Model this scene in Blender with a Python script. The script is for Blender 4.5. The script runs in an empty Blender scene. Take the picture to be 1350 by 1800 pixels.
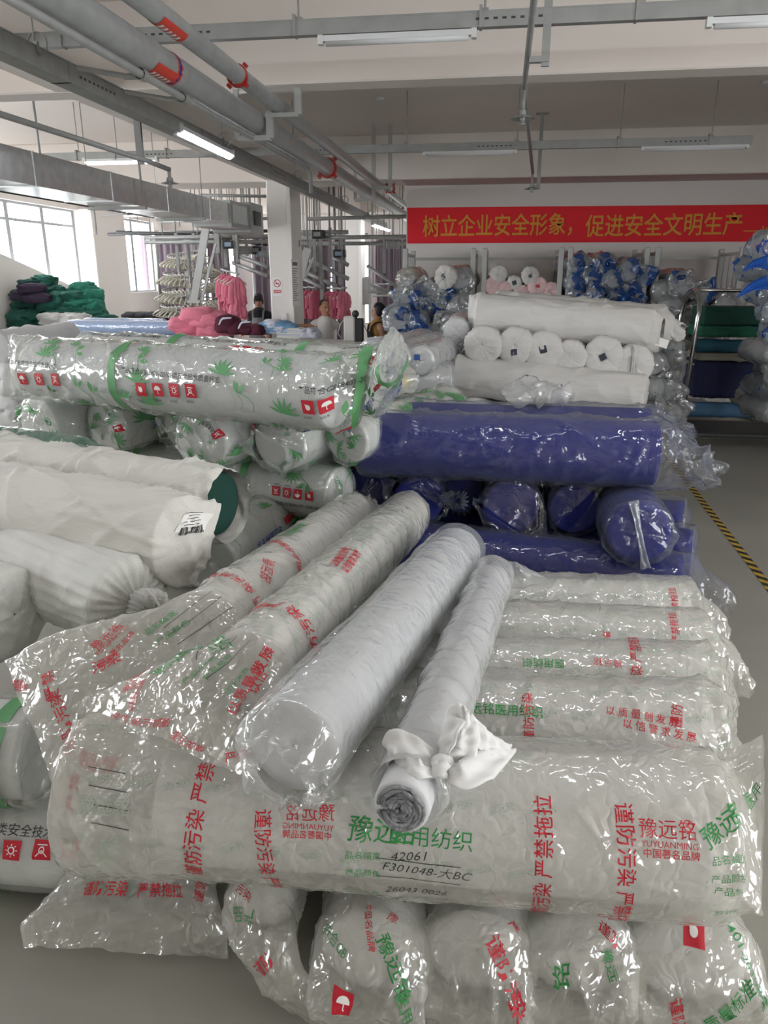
import bpy, math, random
import numpy as np
from mathutils import Vector

# ------------------------------------------------------------------ camera, sky, exposure
SC = bpy.context.scene
COL = SC.collection
F_PX, CAM_H, PITCH, YAW = 1300.0, 1.9, math.radians(17.6), math.radians(8.38)
cam_d = bpy.data.cameras.new('camera')
cam = bpy.data.objects.new('camera', cam_d); COL.objects.link(cam)
cam.location = (0, 0, CAM_H)
cam.rotation_euler = (math.pi/2 - PITCH, 0, YAW)
cam_d.sensor_fit = 'VERTICAL'; cam_d.sensor_height = 36.0; cam_d.lens = 36.0*F_PX/1800.0
cam_d.clip_start = 0.05; cam_d.clip_end = 200
SC.camera = cam
SC.view_settings.view_transform = 'Standard'
SC.view_settings.look = 'None'
SC.view_settings.gamma = 1
SC.view_settings.exposure = 1.28
SC.view_settings.use_curve_mapping = False
SC.cycles.use_denoising = True
SC.cycles.adaptive_threshold = 0.02
SC.cycles.max_bounces = 7
SC.cycles.diffuse_bounces = 4
SC.cycles.glossy_bounces = 3
SC.cycles.transparent_max_bounces = 18
SC.cycles.caustics_reflective = False
SC.cycles.caustics_refractive = False
SC.cycles.sample_clamp_indirect = 6

W = bpy.data.worlds.new('overcast_sky'); SC.world = W; W.use_nodes = True
W.node_tree.nodes['Background'].inputs[0].default_value = (0.985, 0.99, 1.0, 1)
W.node_tree.nodes['Background'].inputs[1].default_value = 4.6

def portal(loc, rot, sx, sy):
    L = bpy.data.lights.new('window_portal', 'AREA'); L.shape = 'RECTANGLE'; L.size = sx; L.size_y = sy
    L.cycles.is_portal = True
    o = bpy.data.objects.new('window_portal', L); COL.objects.link(o); o.location = loc; o.rotation_euler = rot
portal((4.6, -4.9, 2.1), (math.pi/2, 0, 0), 2.0, 2.4)          # windows behind the photographer, facing into the hall
portal((-8.7, 9.3, 2.3), (math.pi/2, 0, -math.pi/2), 20.0, 2.0)  # the long row of windows on the left
portal((5.9, .5, 2.1), (math.pi/2, 0, math.pi/2), 4.0, 2.4)     # windows on the right, behind

# ------------------------------------------------------------------ small maths
Z3 = np.array([0., 0., 1.])
def V(*a): return np.array(a, float)
def nrm(v): return v/max(1e-9, np.linalg.norm(v))
_fw = V(-math.sin(YAW)*math.cos(PITCH), math.cos(YAW)*math.cos(PITCH), -math.sin(PITCH))
_rt = V(math.cos(YAW), math.sin(YAW), 0); _up = np.cross(_rt, _fw)
def P(x, y, X=None, Y=None, Z=None):
    """world point on the plane X=, Y= or Z= seen at photo position x, y (a measuring aid)"""
    d = _fw + _rt*(x-675)/F_PX + _up*(900-y)/F_PX
    t = X/d[0] if X is not None else Y/d[1] if Y is not None else (Z-CAM_H)/d[2]
    return V(0, 0, CAM_H) + d*t

_rs = np.random.RandomState(7)
_G = _rs.randn(256, 3); _G /= np.linalg.norm(_G, axis=1)[:, None]
_PM = np.concatenate([_rs.permutation(256)]*3)
def noise3(p):
    p = np.asarray(p, float); i = np.floor(p).astype(int); f = p - i; i &= 255
    u = f*f*f*(f*(f*6-15)+10); out = 0
    for dx in (0, 1):
        for dy in (0, 1):
            for dz in (0, 1):
                h = _PM[_PM[_PM[(i[..., 0]+dx) & 255]+((i[..., 1]+dy) & 255)]+((i[..., 2]+dz) & 255)]
                g = _G[h]; d = f - np.array([dx, dy, dz])
                w = (u[..., 0] if dx else 1-u[..., 0])*(u[..., 1] if dy else 1-u[..., 1])*(u[..., 2] if dz else 1-u[..., 2])
                out = out + w*(g*d).sum(-1)
    return out*1.5
def fbm(p, n=3):
    a = 1.; s = 0
    for k in range(n): s = s + a*noise3(p*2.03**k+k*17.3); a *= .5
    return s
def ridged(p, n=2):
    a = 1.; s = 0
    for k in range(n): s = s + a*(1-2*np.abs(noise3(p*2.1**k+k*9.7))); a *= .5
    return s/1.5

# ------------------------------------------------------------------ materials
def C8(r, g, b):
    f = lambda c: (c/255/12.92) if c/255 <= .04045 else ((c/255+.055)/1.055)**2.4
    return (f(r), f(g), f(b), 1)
_M = {}
def mat(name, rgb, rough=.6, metal=0., bump=0., bscale=60., mottle=0., mscale=4., emit=0., spec=.5, stretch=None, coat=0., sheen=0.):
    if name in _M: return _M[name]
    m = bpy.data.materials.new(name); m.use_nodes = True; nt = m.node_tree; b = nt.nodes['Principled BSDF']
    c = C8(*rgb); b.inputs['Base Color'].default_value = c
    b.inputs['Roughness'].default_value = rough; b.inputs['Metallic'].default_value = metal
    b.inputs['Specular IOR Level'].default_value = spec
    if coat: b.inputs['Coat Weight'].default_value = coat; b.inputs['Coat Roughness'].default_value = .1
    if sheen: b.inputs['Sheen Weight'].default_value = sheen
    if emit:
        b.inputs['Emission Color'].default_value = c; b.inputs['Emission Strength'].default_value = emit
    if bump or mottle:
        tc = nt.nodes.new('ShaderNodeTexCoord'); mp = nt.nodes.new('ShaderNodeMapping')
        nt.links.new(tc.outputs['Object'], mp.inputs[0])
        if stretch: mp.inputs['Scale'].default_value = stretch
    if mottle:
        n = nt.nodes.new('ShaderNodeTexNoise'); n.inputs['Scale'].default_value = mscale; n.inputs['Detail'].default_value = 5
        nt.links.new(mp.outputs[0], n.inputs['Vector'])
        r = nt.nodes.new('ShaderNodeMapRange'); r.inputs[1].default_value = .3; r.inputs[2].default_value = .7
        r.inputs[3].default_value = 1-mottle; r.inputs[4].default_value = 1+mottle*.6
        nt.links.new(n.outputs['Fac'], r.inputs[0])
        x = nt.nodes.new('ShaderNodeMix'); x.data_type = 'RGBA'; x.blend_type = 'MULTIPLY'; x.inputs[0].default_value = 1
        x.inputs[6].default_value = c; nt.links.new(r.outputs[0], x.inputs[7]); nt.links.new(x.outputs[2], b.inputs['Base Color'])
    if bump:
        n = nt.nodes.new('ShaderNodeTexNoise'); n.inputs['Scale'].default_value = bscale; n.inputs['Detail'].default_value = 4
        nt.links.new(mp.outputs[0], n.inputs['Vector'])
        k = nt.nodes.new('ShaderNodeBump'); k.inputs['Strength'].default_value = bump; k.inputs['Distance'].default_value = .01
        nt.links.new(n.outputs['Fac'], k.inputs['Height']); nt.links.new(k.outputs[0], b.inputs['Normal'])
    _M[name] = m; return m

def film(name, tint=(238, 240, 234), haze=.3, rough=.14, bump=.35, bscale=9., gloss=1.0, blotch=None, weave=0.):
    """polythene: mostly see-through, a little milky, glossy, finely crinkled"""
    if name in _M: return _M[name]
    m = bpy.data.materials.new(name); m.use_nodes = True; nt = m.node_tree
    N = nt.nodes; Lk = nt.links
    for n in list(N): N.remove(n)
    out = N.new('ShaderNodeOutputMaterial')
    tc = N.new('ShaderNodeTexCoord')
    n1 = N.new('ShaderNodeTexNoise'); n1.noise_type = 'RIDGED_MULTIFRACTAL'; n1.inputs['Scale'].default_value = bscale
    n1.inputs['Detail'].default_value = 4; n1.inputs['Distortion'].default_value = .6
    Lk.new(tc.outputs['Object'], n1.inputs['Vector'])
    n2 = N.new('ShaderNodeTexVoronoi'); n2.feature = 'DISTANCE_TO_EDGE'; n2.inputs['Scale'].default_value = bscale*1.7
    dis = N.new('ShaderNodeTexNoise'); dis.inputs['Scale'].default_value = bscale*.8
    Lk.new(tc.outputs['Object'], dis.inputs['Vector'])
    mx = N.new('ShaderNodeMix'); mx.data_type = 'VECTOR'; mx.inputs[0].default_value = .22
    Lk.new(tc.outputs['Object'], mx.inputs[4]); Lk.new(dis.outputs['Color'], mx.inputs[5]); Lk.new(mx.outputs[1], n2.inputs['Vector'])
    ad = N.new('ShaderNodeMath'); ad.operation = 'ADD'; Lk.new(n1.outputs['Fac'], ad.inputs[0]); Lk.new(n2.outputs['Distance'], ad.inputs[1])
    bp = N.new('ShaderNodeBump'); bp.inputs['Strength'].default_value = bump; bp.inputs['Distance'].default_value = .012
    Lk.new(ad.outputs[0], bp.inputs['Height'])
    tr = N.new('ShaderNodeBsdfTransparent'); tr.inputs[0].default_value = (.985, .99, .98, 1)
    df = N.new('ShaderNodeBsdfDiffuse'); df.inputs[0].default_value = C8(*tint); Lk.new(bp.outputs[0], df.inputs['Normal'])
    tl = N.new('ShaderNodeBsdfTranslucent'); tl.inputs[0].default_value = C8(*tint); Lk.new(bp.outputs[0], tl.inputs['Normal'])
    md = N.new('ShaderNodeMixShader'); md.inputs[0].default_value = .4; Lk.new(df.outputs[0], md.inputs[1]); Lk.new(tl.outputs[0], md.inputs[2])
    lw = N.new('ShaderNodeLayerWeight'); lw.inputs[0].default_value = .3; Lk.new(bp.outputs[0], lw.inputs['Normal'])
    hz = N.new('ShaderNodeMapRange'); hz.inputs[3].default_value = haze; hz.inputs[4].default_value = min(1, haze+.45)
    Lk.new(lw.outputs['Facing'], hz.inputs[0])
    fac = hz.outputs[0]
    if blotch:
        nb = N.new('ShaderNodeTexNoise'); nb.inputs['Scale'].default_value = blotch[1]; nb.inputs['Detail'].default_value = 1
        Lk.new(tc.outputs['Object'], nb.inputs['Vector'])
        cr = N.new('ShaderNodeMapRange'); cr.inputs[1].default_value = blotch[2]; cr.inputs[2].default_value = blotch[2]+.02
        Lk.new(nb.outputs['Fac'], cr.inputs[0])
        xx = N.new('ShaderNodeMix'); xx.data_type = 'RGBA'; xx.inputs[6].default_value = C8(*tint); xx.inputs[7].default_value = C8(*blotch[0])
        Lk.new(cr.outputs[0], xx.inputs[0]); Lk.new(xx.outputs[2], df.inputs[0]); Lk.new(xx.outputs[2], tl.inputs[0])
        am = N.new('ShaderNodeMath'); am.operation = 'MULTIPLY_ADD'; am.inputs[1].default_value = .55; Lk.new(cr.outputs[0], am.inputs[0]); Lk.new(fac, am.inputs[2])
        am.use_clamp = True; fac = am.outputs[0]
    ms = N.new('ShaderNodeMixShader'); Lk.new(fac, ms.inputs[0]); Lk.new(tr.outputs[0], ms.inputs[1]); Lk.new(md.outputs[0], ms.inputs[2])
    gl = N.new('ShaderNodeBsdfGlossy'); gl.inputs['Roughness'].default_value = rough; gl.inputs[0].default_value = (gloss, gloss, gloss, 1)
    Lk.new(bp.outputs[0], gl.inputs['Normal'])
    fw = N.new('ShaderNodeLayerWeight'); fw.inputs[0].default_value = .5; Lk.new(bp.outputs[0], fw.inputs['Normal'])
    pw = N.new('ShaderNodeMath'); pw.operation = 'POWER'; pw.inputs[1].default_value = 4.5; Lk.new(fw.outputs['Facing'], pw.inputs[0])
    fr = N.new('ShaderNodeMath'); fr.operation = 'MULTIPLY_ADD'; fr.inputs[1].default_value = .8; fr.inputs[2].default_value = .11; Lk.new(pw.outputs[0], fr.inputs[0])
    fm = N.new('ShaderNodeMixShader'); Lk.new(fr.outputs[0], fm.inputs[0]); Lk.new(ms.outputs[0], fm.inputs[1]); Lk.new(gl.outputs[0], fm.inputs[2])
    Lk.new(fm.outputs[0], out.inputs[0])
    _M[name] = m; return m

def woven(name, rgb, scale=260., bump=.5):
    """woven polypropylene sacking: a fine over-and-under weave"""
    if name in _M: return _M[name]
    m = mat(name, rgb, .55, mottle=.10, mscale=5)
    nt = m.node_tree; N = nt.nodes; Lk = nt.links; b = N['Principled BSDF']
    tc = N.new('ShaderNodeTexCoord')
    ck = N.new('ShaderNodeTexChecker'); ck.inputs['Scale'].default_value = scale; Lk.new(tc.outputs['UV'], ck.inputs['Vector'])
    wv = N.new('ShaderNodeTexWave'); wv.inputs['Scale'].default_value = scale*.25; wv.inputs['Distortion'].default_value = .6; Lk.new(tc.outputs['UV'], wv.inputs['Vector'])
    ns = N.new('ShaderNodeTexNoise'); ns.inputs['Scale'].default_value = 14; Lk.new(tc.outputs['Object'], ns.inputs['Vector'])
    a = N.new('ShaderNodeMath'); a.operation = 'MULTIPLY_ADD'; a.inputs[1].default_value = .35
    Lk.new(wv.outputs['Fac'], a.inputs[0]); Lk.new(ns.outputs['Fac'], a.inputs[2])
    k = N.new('ShaderNodeBump'); k.inputs['Strength'].default_value = bump; k.inputs['Distance'].default_value = .006
    Lk.new(a.outputs[0], k.inputs['Height']); Lk.new(k.outputs[0], b.inputs['Normal'])
    return m

# ------------------------------------------------------------------ scene objects
def props(o, label=None, cat=None, group=None, kind=None):
    if label: o['label'] = label
    if cat: o['category'] = cat
    if group: o['group'] = group
    if kind: o['kind'] = kind
    return o
def thing(name, loc, label, cat, group=None):
    o = bpy.data.objects.new(name, None); COL.objects.link(o); o.location = tuple(loc); o.empty_display_size = .1
    return props(o, label, cat, group)
def origin(o):
    v = np.zeros(3)
    while o is not None: v = v + np.array(o.location); o = o.parent
    return v
def make(name, verts, faces, mats, parent=None, fm=None, smooth=True, uv=None, loc=None):
    """ONE mesh object from world-space vertices"""
    base = origin(parent) if parent is not None else np.zeros(3)
    if loc is not None: base = base + (np.array(loc, float) - base)
    v = np.asarray(verts, float) - base
    me = bpy.data.meshes.new(name)
    me.from_pydata(v.tolist(), [], faces)
    for m in (mats if isinstance(mats, (list, tuple)) else [mats]): me.materials.append(m)
    if fm is not None: me.polygons.foreach_set('material_index', np.asarray(fm, dtype=np.int32))
    me.polygons.foreach_set('use_smooth', np.full(len(me.polygons), bool(smooth)))
    if uv is not None:
        l = me.uv_layers.new(name='uv'); idx = np.zeros(len(me.loops), dtype=np.int32); me.loops.foreach_get('vertex_index', idx)
        u = np.zeros((len(idx), 2)); n = len(uv); ok = idx < n; u[ok] = uv[idx[ok]]
        l.data.foreach_set('uv', u.ravel())
    me.update()
    o = bpy.data.objects.new(name, me); COL.objects.link(o)
    if parent is not None:
        o.parent = parent
        if loc is not None: o.location = tuple(np.array(loc, float)-origin(parent))
    elif loc is not None: o.location = tuple(loc)
    return o
def clone(o, parent=None, loc=None, rotz=None):
    c = o.copy(); COL.objects.link(c)
    if parent is not None: c.parent = parent
    for ch in list(o.children): clone(ch, c)
    if loc is not None: c.location = tuple(loc)
    if rotz is not None: c.rotation_euler = (0, 0, rotz)
    return c

class MB:
    """collects solid shapes for one mesh"""
    def __init__(s): s.v = []; s.f = []; s.m = []; s.n = 0
    def add(s, v, f, m=0):
        s.v.extend(np.asarray(v, float).tolist()); s.f.extend([tuple(i+s.n for i in q) for q in f]); s.m.extend([m]*len(f)); s.n += len(v); return s
    def box(s, lo, hi, m=0):
        (a, b, c), (d, e, f) = lo, hi
        v = [(a,b,c),(d,b,c),(d,e,c),(a,e,c),(a,b,f),(d,b,f),(d,e,f),(a,e,f)]
        return s.add(v, [(0,3,2,1),(4,5,6,7),(0,1,5,4),(1,2,6,5),(2,3,7,6),(3,0,4,7)], m)
    def bbox(s, lo, hi, bev=.01, m=0):
        """box with chamfered edges"""
        lo, hi = np.array(lo, float), np.array(hi, float); bev = min(bev, (hi-lo).min()*.45)
        bm_v = []; 
        c = (lo+hi)/2; h = (hi-lo)/2
        ids = {}
        for sx in (-1, 1):
            for sy in (-1, 1):
                for sz in (-1, 1):
                    S = np.array([sx, sy, sz])
                    for ax in range(3):
                        q = c + S*(h-bev); q[ax] = c[ax]+S[ax]*h[ax]; ids[(sx, sy, sz, ax)] = len(bm_v); bm_v.append(q)
        f = []
        for ax in range(3):
            o1, o2 = [(1, 2), (2, 0), (0, 1)][ax]
            for sg in (-1, 1):
                L = []
                for (p, q) in ((-1, -1), (1, -1), (1, 1), (-1, 1)):
                    S = [0, 0, 0]; S[ax] = sg; S[o1] = p; S[o2] = q; L.append(ids[tuple(S)+(ax,)])
                f.append(L if sg > 0 else L[::-1])
        for ax in range(3):
            o1, o2 = [(1, 2), (2, 0), (0, 1)][ax]
            for p in (-1, 1):
                for q in (-1, 1):
                    A = [0, 0, 0]; A[ax] = -1; A[o1] = p; A[o2] = q; B = list(A); B[ax] = 1
                    L = [ids[tuple(A)+(o1,)], ids[tuple(B)+(o1,)], ids[tuple(B)+(o2,)], ids[tuple(A)+(o2,)]]
                    f.append(L if p*q > 0 else L[::-1])
        for sx in (-1, 1):
            for sy in (-1, 1):
                for sz in (-1, 1):
                    L = [ids[(sx, sy, sz, k)] for k in range(3)]; f.append(L if sx*sy*sz > 0 else L[::-1])
        return s.add(bm_v, f, m)
    def obox(s, p0, p1, w, h, up=Z3, m=0):
        """bar of w x h section from p0 to p1"""
        p0, p1 = np.array(p0, float), np.array(p1, float); t = nrm(p1-p0); up = np.array(up, float)
        if abs(t@up) > .98: up = V(0, 1, 0)
        a = nrm(np.cross(t, up)); b = np.cross(a, t)
        v = [p+a*w/2*i+b*h/2*j for p in (p0, p1) for (i, j) in ((-1,-1),(1,-1),(1,1),(-1,1))]
        return s.add(v, [(0,1,2,3),(7,6,5,4),(0,4,5,1),(1,5,6,2),(2,6,7,3),(3,7,4,0)], m)
    def tube(s, pts, r, n=10, m=0, cap=True):
        pts = [np.array(p, float) for p in pts]; k = len(pts); r = r if hasattr(r, '__len__') else [r]*k
        v = []; a = None
        for i in range(k):
            t = nrm((pts[min(i+1, k-1)]-pts[max(i-1, 0)]))
            if a is None: a = nrm(np.cross(t, Z3 if abs(t[2]) < .9 else V(0, 1, 0)))
            else: a = nrm(a-t*(a@t))
            b = np.cross(t, a)
            for j in range(n):
                q = 2*math.pi*j/n; v.append(pts[i]+r[i]*(a*math.cos(q)+b*math.sin(q)))
        f = [(i*n+j, i*n+(j+1) % n, (i+1)*n+(j+1) % n, (i+1)*n+j) for i in range(k-1) for j in range(n)]
        if cap: f += [tuple(range(n))[::-1], tuple((k-1)*n+j for j in range(n))]
        return s.add(v, f, m)
    def lathe(s, c, ax, prof, n=20, m=0):
        """profile [(along axis, radius)] spun about ax from c"""
        c = np.array(c, float); ax = nrm(np.array(ax, float)); a = nrm(np.cross(ax, Z3 if abs(ax[2]) < .9 else V(0, 1, 0))); b = np.cross(ax, a)
        v = [c+ax*h+r*(a*math.cos(2*math.pi*j/n)+b*math.sin(2*math.pi*j/n)) for h, r in prof for j in range(n)]
        f = [(i*n+j, i*n+(j+1) % n, (i+1)*n+(j+1) % n, (i+1)*n+j) for i in range(len(prof)-1) for j in range(n)]
        return s.add(v, f, m)
    def ball(s, c, rad, n=14, k=9, m=0):
        c = np.array(c, float); rad = np.array(rad if hasattr(rad, '__len__') else [rad]*3, float)
        v = []; 
        for i in range(k+1):
            p = math.pi*i/k
            for j in range(n):
                q = 2*math.pi*j/n; v.append(c+rad*V(math.sin(p)*math.cos(q), math.sin(p)*math.sin(q), -math.cos(p)))
        return s.add(v, [(i*n+j, i*n+(j+1) % n, (i+1)*n+(j+1) % n, (i+1)*n+j) for i in range(k) for j in range(n)], m)
    def build(s, name, mats, parent=None, smooth=False, loc=None):
        o = make(name, s.v, s.f, mats, parent, s.m, smooth, loc=loc)
        if smooth == 'auto':
            pass
        return o
def auto_smooth(o, ang=40):
    me = o.data; me.polygons.foreach_set('use_smooth', np.ones(len(me.polygons), bool))
    try: me.set_sharp_from_angle(angle=math.radians(ang))
    except Exception: pass
    return o

# ------------------------------------------------------------------ lettering and printed marks (flat 2-D shapes, later laid onto a surface)
_T = {}
def text2d(body, size=.05, bold=0., shear=0., sx=1., space=1.):
    key = (body, bold, shear, sx, space)
    if key not in _T:
        c = bpy.data.curves.new('lettering', 'FONT'); c.body = body; c.resolution_u = 2; c.offset = bold; c.shear = shear; c.align_x = 'CENTER'; c.align_y = 'CENTER'; c.space_line = 1.15; c.space_character = space
        o = bpy.data.objects.new('lettering', c); COL.objects.link(o)
        dg = bpy.context.evaluated_depsgraph_get(); dg.update()
        me = bpy.data.meshes.new_from_object(o.evaluated_get(dg))
        v = np.array([p.co[:2] for p in me.vertices]).reshape(-1, 2); f = [tuple(p.vertices) for p in me.polygons]
        bpy.data.objects.remove(o); bpy.data.meshes.remove(me); bpy.data.curves.remove(c)
        v[:, 0] *= sx; _T[key] = (v, f)
    v, f = _T[key]; return v*size, f
def merge2d(parts):
    v = []; f = []; n = 0
    for a, b in parts:
        v.append(a); f += [tuple(i+n for i in q) for q in b]; n += len(a)
    return np.vstack(v), f
def place2d(sh, x=0, y=0, rot=0, sc=1.):
    v, f = sh; c, s = math.cos(math.radians(rot)), math.sin(math.radians(rot)); v = v*sc
    return np.stack([x+v[:, 0]*c-v[:, 1]*s, y+v[:, 0]*s+v[:, 1]*c], 1), f
def rect2d(w, h, nx=6, ny=6):
    v = np.array([(w*(i/nx-.5), h*(j/ny-.5)) for j in range(ny+1) for i in range(nx+1)])
    return v, [(j*(nx+1)+i, j*(nx+1)+i+1, (j+1)*(nx+1)+i+1, (j+1)*(nx+1)+i) for j in range(ny) for i in range(nx)]
def disc2d(r, n=16):
    return np.array([(0, 0)]+[(r*math.cos(2*math.pi*k/n), r*math.sin(2*math.pi*k/n)) for k in range(n)]), [(0, 1+k, 1+(k+1) % n) for k in range(n)]
def stroke2d(pts, w):
    pts = np.array(pts, float); t = np.gradient(pts, axis=0); t /= np.maximum(1e-9, np.linalg.norm(t, axis=1))[:, None]
    n = np.stack([-t[:, 1], t[:, 0]], 1); w = np.asarray(w if hasattr(w, '__len__') else [w]*len(pts))[:, None]/2
    v = np.vstack([pts+n*w, pts-n*w]); k = len(pts)
    return v, [(i+1, i, k+i, k+i+1) for i in range(k-1)]
def ring2d(r, w, n=18):
    return stroke2d([(r*math.cos(2*math.pi*k/n), r*math.sin(2*math.pi*k/n)) for k in range(n+1)], w)
def leaf2d(l, w, a, x=0, y=0, n=7):
    t = np.linspace(0, 1, n); wd = w*np.sin(np.pi*np.clip(t, .02, .98))**.8
    return place2d(stroke2d(np.stack([t*l, 0*t], 1), wd), x, y, a)
def lotus2d(sz=1.):
    return merge2d([leaf2d(sz, sz*.17, a) for a in (90, 64, 116, 40, 140, 12, 168)])
def vine2d(sz=1., turn=1):
    t = np.linspace(0, 1, 16)
    return stroke2d(np.stack([turn*sz*.5*np.sin(t*2.6), -sz*t*1.1], 1), sz*.035)
# ------------------------------------------------------------------ lofted soft goods: rolls, sacks and polythene bags
def pchip(x, y, xi):
    h = np.diff(x); d = np.diff(y, axis=0)/h[:, None]; m = np.zeros_like(y)
    for k in range(1, len(x)-1):
        s = d[k-1]*d[k]; w1 = 2*h[k]+h[k-1]; w2 = h[k]+2*h[k-1]
        with np.errstate(divide='ignore', invalid='ignore'):
            v = (w1+w2)/(w1/d[k-1]+w2/d[k])
        m[k] = np.where(s > 0, v, 0)
    m[0] = d[0]; m[-1] = d[-1]
    i = np.clip(np.searchsorted(x, xi)-1, 0, len(x)-2); t = ((xi-x[i])/h[i])[:, None]; H = h[i][:, None]
    return (2*t**3-3*t**2+1)*y[i]+(t**3-2*t**2+t)*H*m[i]+(-2*t**3+3*t**2)*y[i+1]+(t**3-t**2)*H*m[i+1]
def frame(t):
    a = np.cross(t, Z3); a = nrm(a) if np.linalg.norm(a) > .05 else V(1, 0, 0)
    return a, np.cross(a, t)

class Loft:
    """stations (C, A, B, wrinkle, flutter): section C + A cos + B sin; wrinkle moves along the normal, flutter bodily"""
    def __init__(s, st, step=.015, nt=72, wl=.10, seed=0., pleat=0, body0=0, stretch=.45, folds=46, sq2=1.):
        C = np.array([q[0] for q in st]); A = np.array([q[1] for q in st]); B = np.array([q[2] for q in st])
        w = np.array([[q[3], q[4]] for q in st])
        dC = np.linalg.norm(np.diff(C, axis=0), axis=1); dA = np.linalg.norm(np.diff(A, axis=0), axis=1); dB = np.linalg.norm(np.diff(B, axis=0), axis=1)
        x = np.concatenate([[0], np.cumsum(np.maximum(1e-4, np.sqrt(dC**2+(np.maximum(dA, dB)*.8)**2)))])
        x0 = x[body0]; n = max(len(st)*2, int(x[-1]/step)+1)
        xi = np.linspace(0, x[-1], n)
        xi = np.unique(np.concatenate([xi, x])); keep = np.concatenate([[True], np.diff(xi) > step*.15]); xi = xi[keep]
        Y = pchip(x, np.hstack([C, A, B, w]), xi)
        th = np.arange(nt)*2*np.pi/nt
        Cc, Aa, Bb = Y[:, 0:3], Y[:, 3:6], Y[:, 6:9]
        G = Cc[:, None]+Aa[:, None]*np.cos(th)[None, :, None]+Bb[:, None]*np.sin(th)[None, :, None]
        N = s.normals(G)
        out = G-Cc[:, None]; sg = np.sign((N*out).sum(-1).mean()); N = N*(sg if sg else 1); s.flip = sg < 0
        am = Y[:, 9][:, None]; fl = Y[:, 10][:, None, None]
        sd = seed*3.71
        # creases run slantwise round the roll
        q = G.copy(); ax = nrm(C[min(body0+1, len(C)-1)]-C[body0]); al = (G@ax)[..., None]
        perp = G-al*ax; q = al*ax*stretch+perp*sq2
        q = q+.35*np.stack([noise3(G*3+sd), noise3(G*3+sd+40), noise3(G*3+sd+80)], -1)*wl
        cr = lambda p: np.clip(1-2.4*np.abs(noise3(p)), 0, 1)**1.6
        pat = np.clip(.75+.9*noise3(G*4.2+sd+21), .15, 1.5)
        d = .95*cr(q/wl+sd)*pat+.55*fbm(G/(wl*2.2)+sd+5, 2)+.5*cr(q/(wl*.47)+sd+11)*pat+.22*cr(G/(wl*.25)+sd+19)*pat-.25
        # straight sharp folds, as crumpled film has
        if folds and am.max() > .003:
            rr = np.random.RandomState(int(seed*7)+1); ar = float((dC.sum()+.01)*2*np.pi*np.median(np.linalg.norm(A, axis=1))); nf = int(min(90, max(6, folds*ar)))
            fo = np.zeros(G.shape[:2]); P_ = G.reshape(-1, 3)
            for _ in range(nf):
                k = rr.randint(len(P_)); c = P_[k]; nk = N.reshape(-1, 3)[k]; t_ = rr.randn(3)+ax*rr.uniform(-.8, .8)*(1 if stretch < .9 else .2); t_ -= nk*(t_@nk); t_ = nrm(t_); b_ = np.cross(nk, t_)
                Lk = rr.uniform(.05, .20)*max(1., wl/.1); D = G-c; w_ = rr.uniform(.010, .022)*max(1, step/.012)
                al_ = D@t_; dp = D@b_+.25*al_*np.abs(al_)/Lk*rr.uniform(-1, 1); dn = D@nk
                fo = np.maximum(fo, rr.uniform(.5, 1.)*np.exp(-np.abs(dp)/w_)*np.clip(1.2-(al_/Lk)**2, 0, 1)*np.exp(-(dn/.08)**2))
            d = .55*d+1.9*fo
        if pleat:
            d = d+.8*np.cos(pleat*th[None, :]+2.5*fbm(np.stack([np.cos(th), np.sin(th), 0*th], -1)*2+sd, 2)[None, :])*np.clip(am/.012, 0, 1)
        G = G+N*(am*d)[..., None]
        if fl.max() > 1e-4:
            vec = np.stack([fbm(G/.13+sd+1, 3), fbm(G/.13+sd+31, 3), fbm(G/.13+sd+61, 3)], -1)
            G = G+vec*fl
        s.G = G; s.N = s.normals(G)*(-1 if s.flip else 1); s.S = xi-x0; s.nt = nt; s.C = Cc
        s.R = float(np.median((np.linalg.norm(Aa, axis=1)+np.linalg.norm(Bb, axis=1))/2))
        s.iv = []; s.iff = []; s.im = []; s.k = 0
    @staticmethod
    def normals(G):
        du = np.gradient(G, axis=0); dv = np.roll(G, -1, 1)-np.roll(G, 1, 1); n = np.cross(du, dv)
        l = np.linalg.norm(n, axis=-1, keepdims=True); return n/np.maximum(l, 1e-9)
    def at(s, S, th, off=.002):
        """point on the surface at S metres along, th degrees round"""
        S = np.clip(np.asarray(S, float), s.S[0], s.S[-1]-1e-6); i = np.clip(np.searchsorted(s.S, S, side='right')-1, 0, len(s.S)-2)
        u = ((S-s.S[i])/(s.S[i+1]-s.S[i]))[:, None]; t = (np.asarray(th, float)/360 % 1)*s.nt; j = np.floor(t).astype(int); w = (t-j)[:, None]; j %= s.nt; k = (j+1) % s.nt
        f = lambda g: (1-u)*((1-w)*g[i, j]+w*g[i, k])+u*((1-w)*g[i+1, j]+w*g[i+1, k])
        return f(s.G)+f(s.N)*off
    def ink(s, sh, S, th, m, rot=0, off=.0022, R=None, mirror=False):
        """print a flat shape on the surface, its x along the roll, its y round it"""
        v, f = sh; v = v.copy()
        if mirror: v[:, 0] *= -1
        c, q = math.cos(math.radians(rot)), math.sin(math.radians(rot)); R = R or s.R
        x = v[:, 0]*c-v[:, 1]*q; y = v[:, 0]*q+v[:, 1]*c
        p = s.at(S+x, th+np.degrees(y/R), off)
        s.iv.append(p); s.iff += [tuple(a+s.k for a in g) for g in f]; s.im += [m]*len(f); s.k += len(p)
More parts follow.
